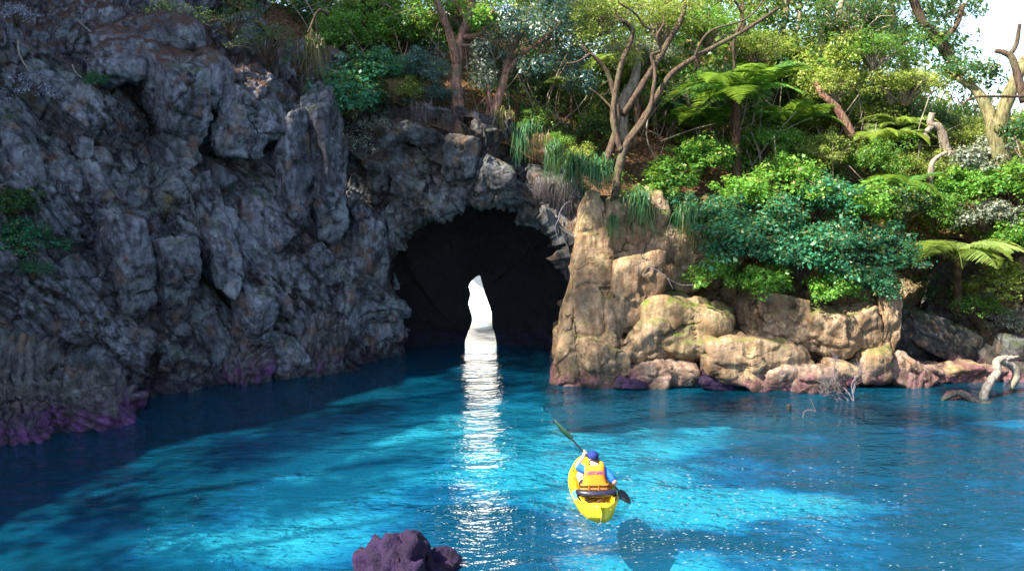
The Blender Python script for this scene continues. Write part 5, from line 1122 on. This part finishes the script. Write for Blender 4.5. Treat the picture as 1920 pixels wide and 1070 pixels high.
# paddle held across, upper blade dark green
pm = empty('paddle', (pp.x, pp.y + .30, .55), 'double paddle with black shaft held slanting across the person, upper blade dark green', 'paddle')
hl, hr = pp + J['hal'][0] + Vector((-.005, .02, .0)), pp + J['har'][0] + Vector((0, .02, .0)); ax = (hr - hl).normalized(); o_ = Vector(pm.location)
tipL = hl - ax * .74; tipR = hr + ax * .44
mb = MB(); mb.tube([hl - ax * .36 - o_, hl - o_, hr - o_, hr + ax * .18 - o_], [.0155] * 4, sides=10, n=24); mb.build('shaft', M['black'], pm)
def blade(a, b, wmax, mat, nrm_):
    d = (b - a); L = d.length; d.normalize(); sd_ = d.cross(nrm_).normalized(); up = sd_.cross(d).normalized(); rings = []; n = 14
    for q in range(22):
        t_ = q / 21; w = max(.003, wmax * (math.sin(math.pi * min(1, .07 + .93 * t_ ** .72)) ** .65 if t_ < .999 else 0)) + (.014 * (1 - t_) ** 6); th = .004 + .012 * (1 - t_) ** 4
        c = a + d * L * t_ + up * (.035 * math.sin(math.pi * t_))
        rings.append([tuple(c + sd_ * w * math.cos(x) + up * (th * math.sin(x) - .02 * (w / wmax) * math.cos(x) ** 2) - o_) for x in np.arange(n) / n * 2 * math.pi])
    return loft('blade', rings, mat, pm)
view = (Vector((0, 0, CAM_H)) - hl).normalized()
blade(hl - ax * .32, tipL, .060, M['green_blade'], (view + ax.cross(view) * .9).normalized()); blade(hr + ax * .15, tipR, .075, M['black'], (view + Vector((0, 0, 1))).normalized())

# ------------------------------------------------------------------ driftwood, sticks, dead branches
def sticks(name, label, cat, paths, mat, group=None, sides=8):
    base = at(*paths[0][0][0]); root = empty(name, base, label, cat, group)
    for k_, (pts, w0, w1) in enumerate(paths):
        P = [at(*p) - base for p in pts]; n = len(P); mb = MB(); mb.tube(P, [px_r(w0 + (w1 - w0) * q / (n - 1), pts[0][2]) for q in range(n)], sides=sides, n=8 * n, rough=.22, seed=k_ + int(pts[0][0])); mb.build('log' if k_ == 0 else 'branch', M[mat], root)
    return root
sticks('driftwood', 'bleached driftwood bough arching out of the water at the right side', 'driftwood', [([(1846, 760, 18.9), (1846, 738, 18.9), (1856, 715, 19.0), (1870, 698, 19.1), (1868, 680, 19.2), (1878, 673, 19.3), (1898, 672, 19.5)], 18, 13), ([(1876, 676, 19.3), (1898, 686, 19.4), (1906, 705, 19.4), (1892, 728, 19.4)], 14, 15), ([(1885, 674, 19.3), (1910, 668, 19.5)], 9, 5)], 'drift')
sticks('driftwood', 'wet black log lying in the water at the foot of the bleached bough', 'driftwood', [([(1768, 748, 18.7), (1785, 741, 18.7), (1800, 738, 18.7), (1820, 748, 18.6), (1838, 756, 18.5), (1856, 758, 18.5)], 9, 14), ([(1768, 748, 18.7), (1770, 755, 18.7)], 8, 6), ([(1828, 750, 18.6), (1832, 760, 18.55)], 7, 6)], 'wet_wood')
sticks('twig', 'thin crooked stick standing in the water below the pinkish boulder', 'stick', [([(1455, 792, 17.1), (1452, 775, 17.1), (1445, 765, 17.1), (1452, 742, 17.1)], 3, 1.5), ([(1445, 765, 17.1), (1436, 752, 17.1)], 2, 1)], 'wet_wood', 'sticks in the water')
sticks('post_stub', 'short dark wooden stub standing in the water', 'stub', [([(1479, 775, 17.8), (1479, 758, 17.8)], 10, 9)], 'wet_wood', 'sticks in the water')
sticks('twig', 'forked stub sticking out of the water below the dead branches', 'stick', [([(1617, 786, 17.3), (1617, 772, 17.3)], 4, 3), ([(1606, 784, 17.4), (1605, 772, 17.4)], 3, 2)], 'wet_wood', 'sticks in the water')
sticks('twig', 'thin curved stick arching over the water beside the dark stub', 'stick', [([(1505, 790, 17.3), (1508, 772, 17.3), (1520, 768, 17.3), (1530, 772, 17.3)], 2, 1.2), ([(1530, 772, 17.4), (1520, 748, 17.4)], 1.5, 1)], 'twig', 'sticks in the water')
def dead_branch():
    base = at(1602, 760, 18.6); root = empty('dead_branch', base, 'tangle of dead grey branches reaching over the pinkish boulder from the water', 'dead branch'); rg = np.random.RandomState(4)
    mb = MB(); fine = MB()
    def grow(p, d, L, r, k_):
        q = p + d * L; m = (p + q) / 2 + rg.normal(size=3) * L * .08; (mb if k_ < 2 else fine).tube([p, m, q], [r, r * .85, r * .65], sides=4 if k_ > 1 else 6, n=6)
        if k_ >= 5: return
        for _ in range(3 if k_ < 4 else 2):
            dd = d + rg.normal(size=3) * .55 + np.array([-.02, 0, .08]); dd /= np.linalg.norm(dd); grow(p + (q - p) * rg.uniform(.55, 1), dd, L * rg.uniform(.62, .85), r * .62, k_ + 1)
    for (px, py, w, L) in [(1545, 700, .022, .52), (1560, 690, .018, .50), (1590, 685, .016, .48), (1530, 725, .014, .42)]:
        e = np.array(at(px, py, 19.1) - base); grow(np.zeros(3), e / np.linalg.norm(e), L, w, 0)
    mb.build('bough', M['twig'], root); fine.build('twig', M['twig'], root)
dead_branch()
for (lab, pts) in [('pale bare twig slanting over the shaded cliff top', [(145, 35, 18.4), (170, 58, 18.4), (198, 78, 18.4)]), ('thin grey twig hanging under the silvery leaves', [(38, 75, 17.4), (42, 105, 17.4), (60, 135, 17.4)]), ('short pale twig on the cliff below the sunlit ledge', [(140, 122, 18.2), (145, 135, 18.2), (158, 147, 18.2)])]:
    c0 = [cliff_front(p[0], p[1], p[2]) + Vector((0, -.1, 0)) for p in pts]; root = empty('bare_twig', c0[0], lab, 'twig', 'bare twigs on the cliff')
    mb = MB(); mb.tube([c - c0[0] for c in c0], [.022, .02, .012], sides=5, n=12); mb.build('stem', M['drift'], root)
sticks('root', 'pale bare root hanging at the rim of the cave beside the pillar', 'root', [([(1050, 398, 21.2), (1047, 412, 21.2), (1041, 425, 21.2), (1044, 440, 21.2), (1048, 458, 21.2)], 2.4, 1.2), ([(1050, 398, 21.2), (1058, 384, 21.2), (1070, 376, 21.3)], 2, 1)], 'twig')
sticks('branch', 'thin bare branch reaching in from the right edge before the curved trunk', 'branch', [([(1935, 181, 17.0), (1880, 181, 17.0), (1838, 181, 17.0), (1818, 186, 17.0), (1800, 200, 17.0)], 6, 2.5)], 'bark_dark')
sticks('branch', 'pale bare branch arching under the shrubs over the mossy dome', 'branch', [([(1215, 500, 20.2), (1235, 508, 20.15), (1252, 522, 20.1), (1278, 534, 20.15), (1305, 533, 20.2)], 2.2, 1.2), ([(1252, 522, 20.1), (1262, 542, 20.05)], 1.6, 1)], 'twig')

rg = np.random.RandomState(44); cl = []  # unseen leaf clumps added to break up the cliff's shadow edge on the water
for q in range(150):
    if q % 2:
        y = rg.uniform(7.5, 14.5); cl.append((np.array([rg.uniform(-20.5, -18.5), y, 15 + np.clip(y - 7.5, 0, 4.5) * 1.9 + rg.uniform(0, 4)]), rg.uniform(.5, 1.1))); continue
    y = rg.uniform(-3, 9.5); cl.append((np.array([rg.uniform(-21.5, -18.0), y, rg.uniform(13.5, 18.5) + .25 * max(0, y - 5)]), rg.uniform(.4, .9)))
V_, F_ = leaf_cloud(cl, 70, .22, .55, 45, .6); tag(link('forest', mesh_np('forest', V_, F_, M['leaf_dark'])), 'unseen dark foliage added over the cliff top to soften its shadow edge', 'forest', kind='stuff')

# ------------------------------------------------------------------ foam flecks drifting on the water
rg = np.random.RandomState(12); V, F = [], []
def fleck(px, py, s):
    c = onz(px, py); n = 7; a0 = rg.rand() * 6; k_ = len(V); V.append((c.x, c.y, .012))
    for q in range(n):
        a = a0 + q / n * 6.283; r = s * (.5 + .8 * rg.rand()); V.append((c.x + 1.7 * r * math.cos(a), c.y + r * math.sin(a), .004))
    F.extend([(k_, k_ + 1 + q, k_ + 1 + (q + 1) % n) for q in range(n)])
for (n, cx, cy, sx, sy, smax) in [(170, 1330, 960, 190, 50, .022), (150, 1180, 1010, 150, 35, .020), (60, 1240, 920, 60, 30, .026), (70, 1090, 985, 45, 22, .03), (60, 900, 920, 70, 60, .016), (130, 1600, 990, 200, 55, .016), (60, 520, 960, 260, 60, .010), (90, 1480, 1040, 250, 25, .018)]:
    for q in range(n): fleck(cx + rg.normal() * sx, cy + rg.normal() * sy, smax * (.25 + .75 * rg.rand() ** 2))
for q in range(60): t_ = rg.rand(); fleck(1066 + 60 * t_ + rg.normal() * 5, 930 + 48 * t_ + rg.normal() * 4, .02 * rg.rand() + .006)
foam = NT('foam'); foam.base((.11, .15, .17), .7, .2)
tag(link('foam', mesh_np('foam', V, F, foam.m)), 'small pale foam flecks drifting around the kayak', 'foam', kind='stuff')
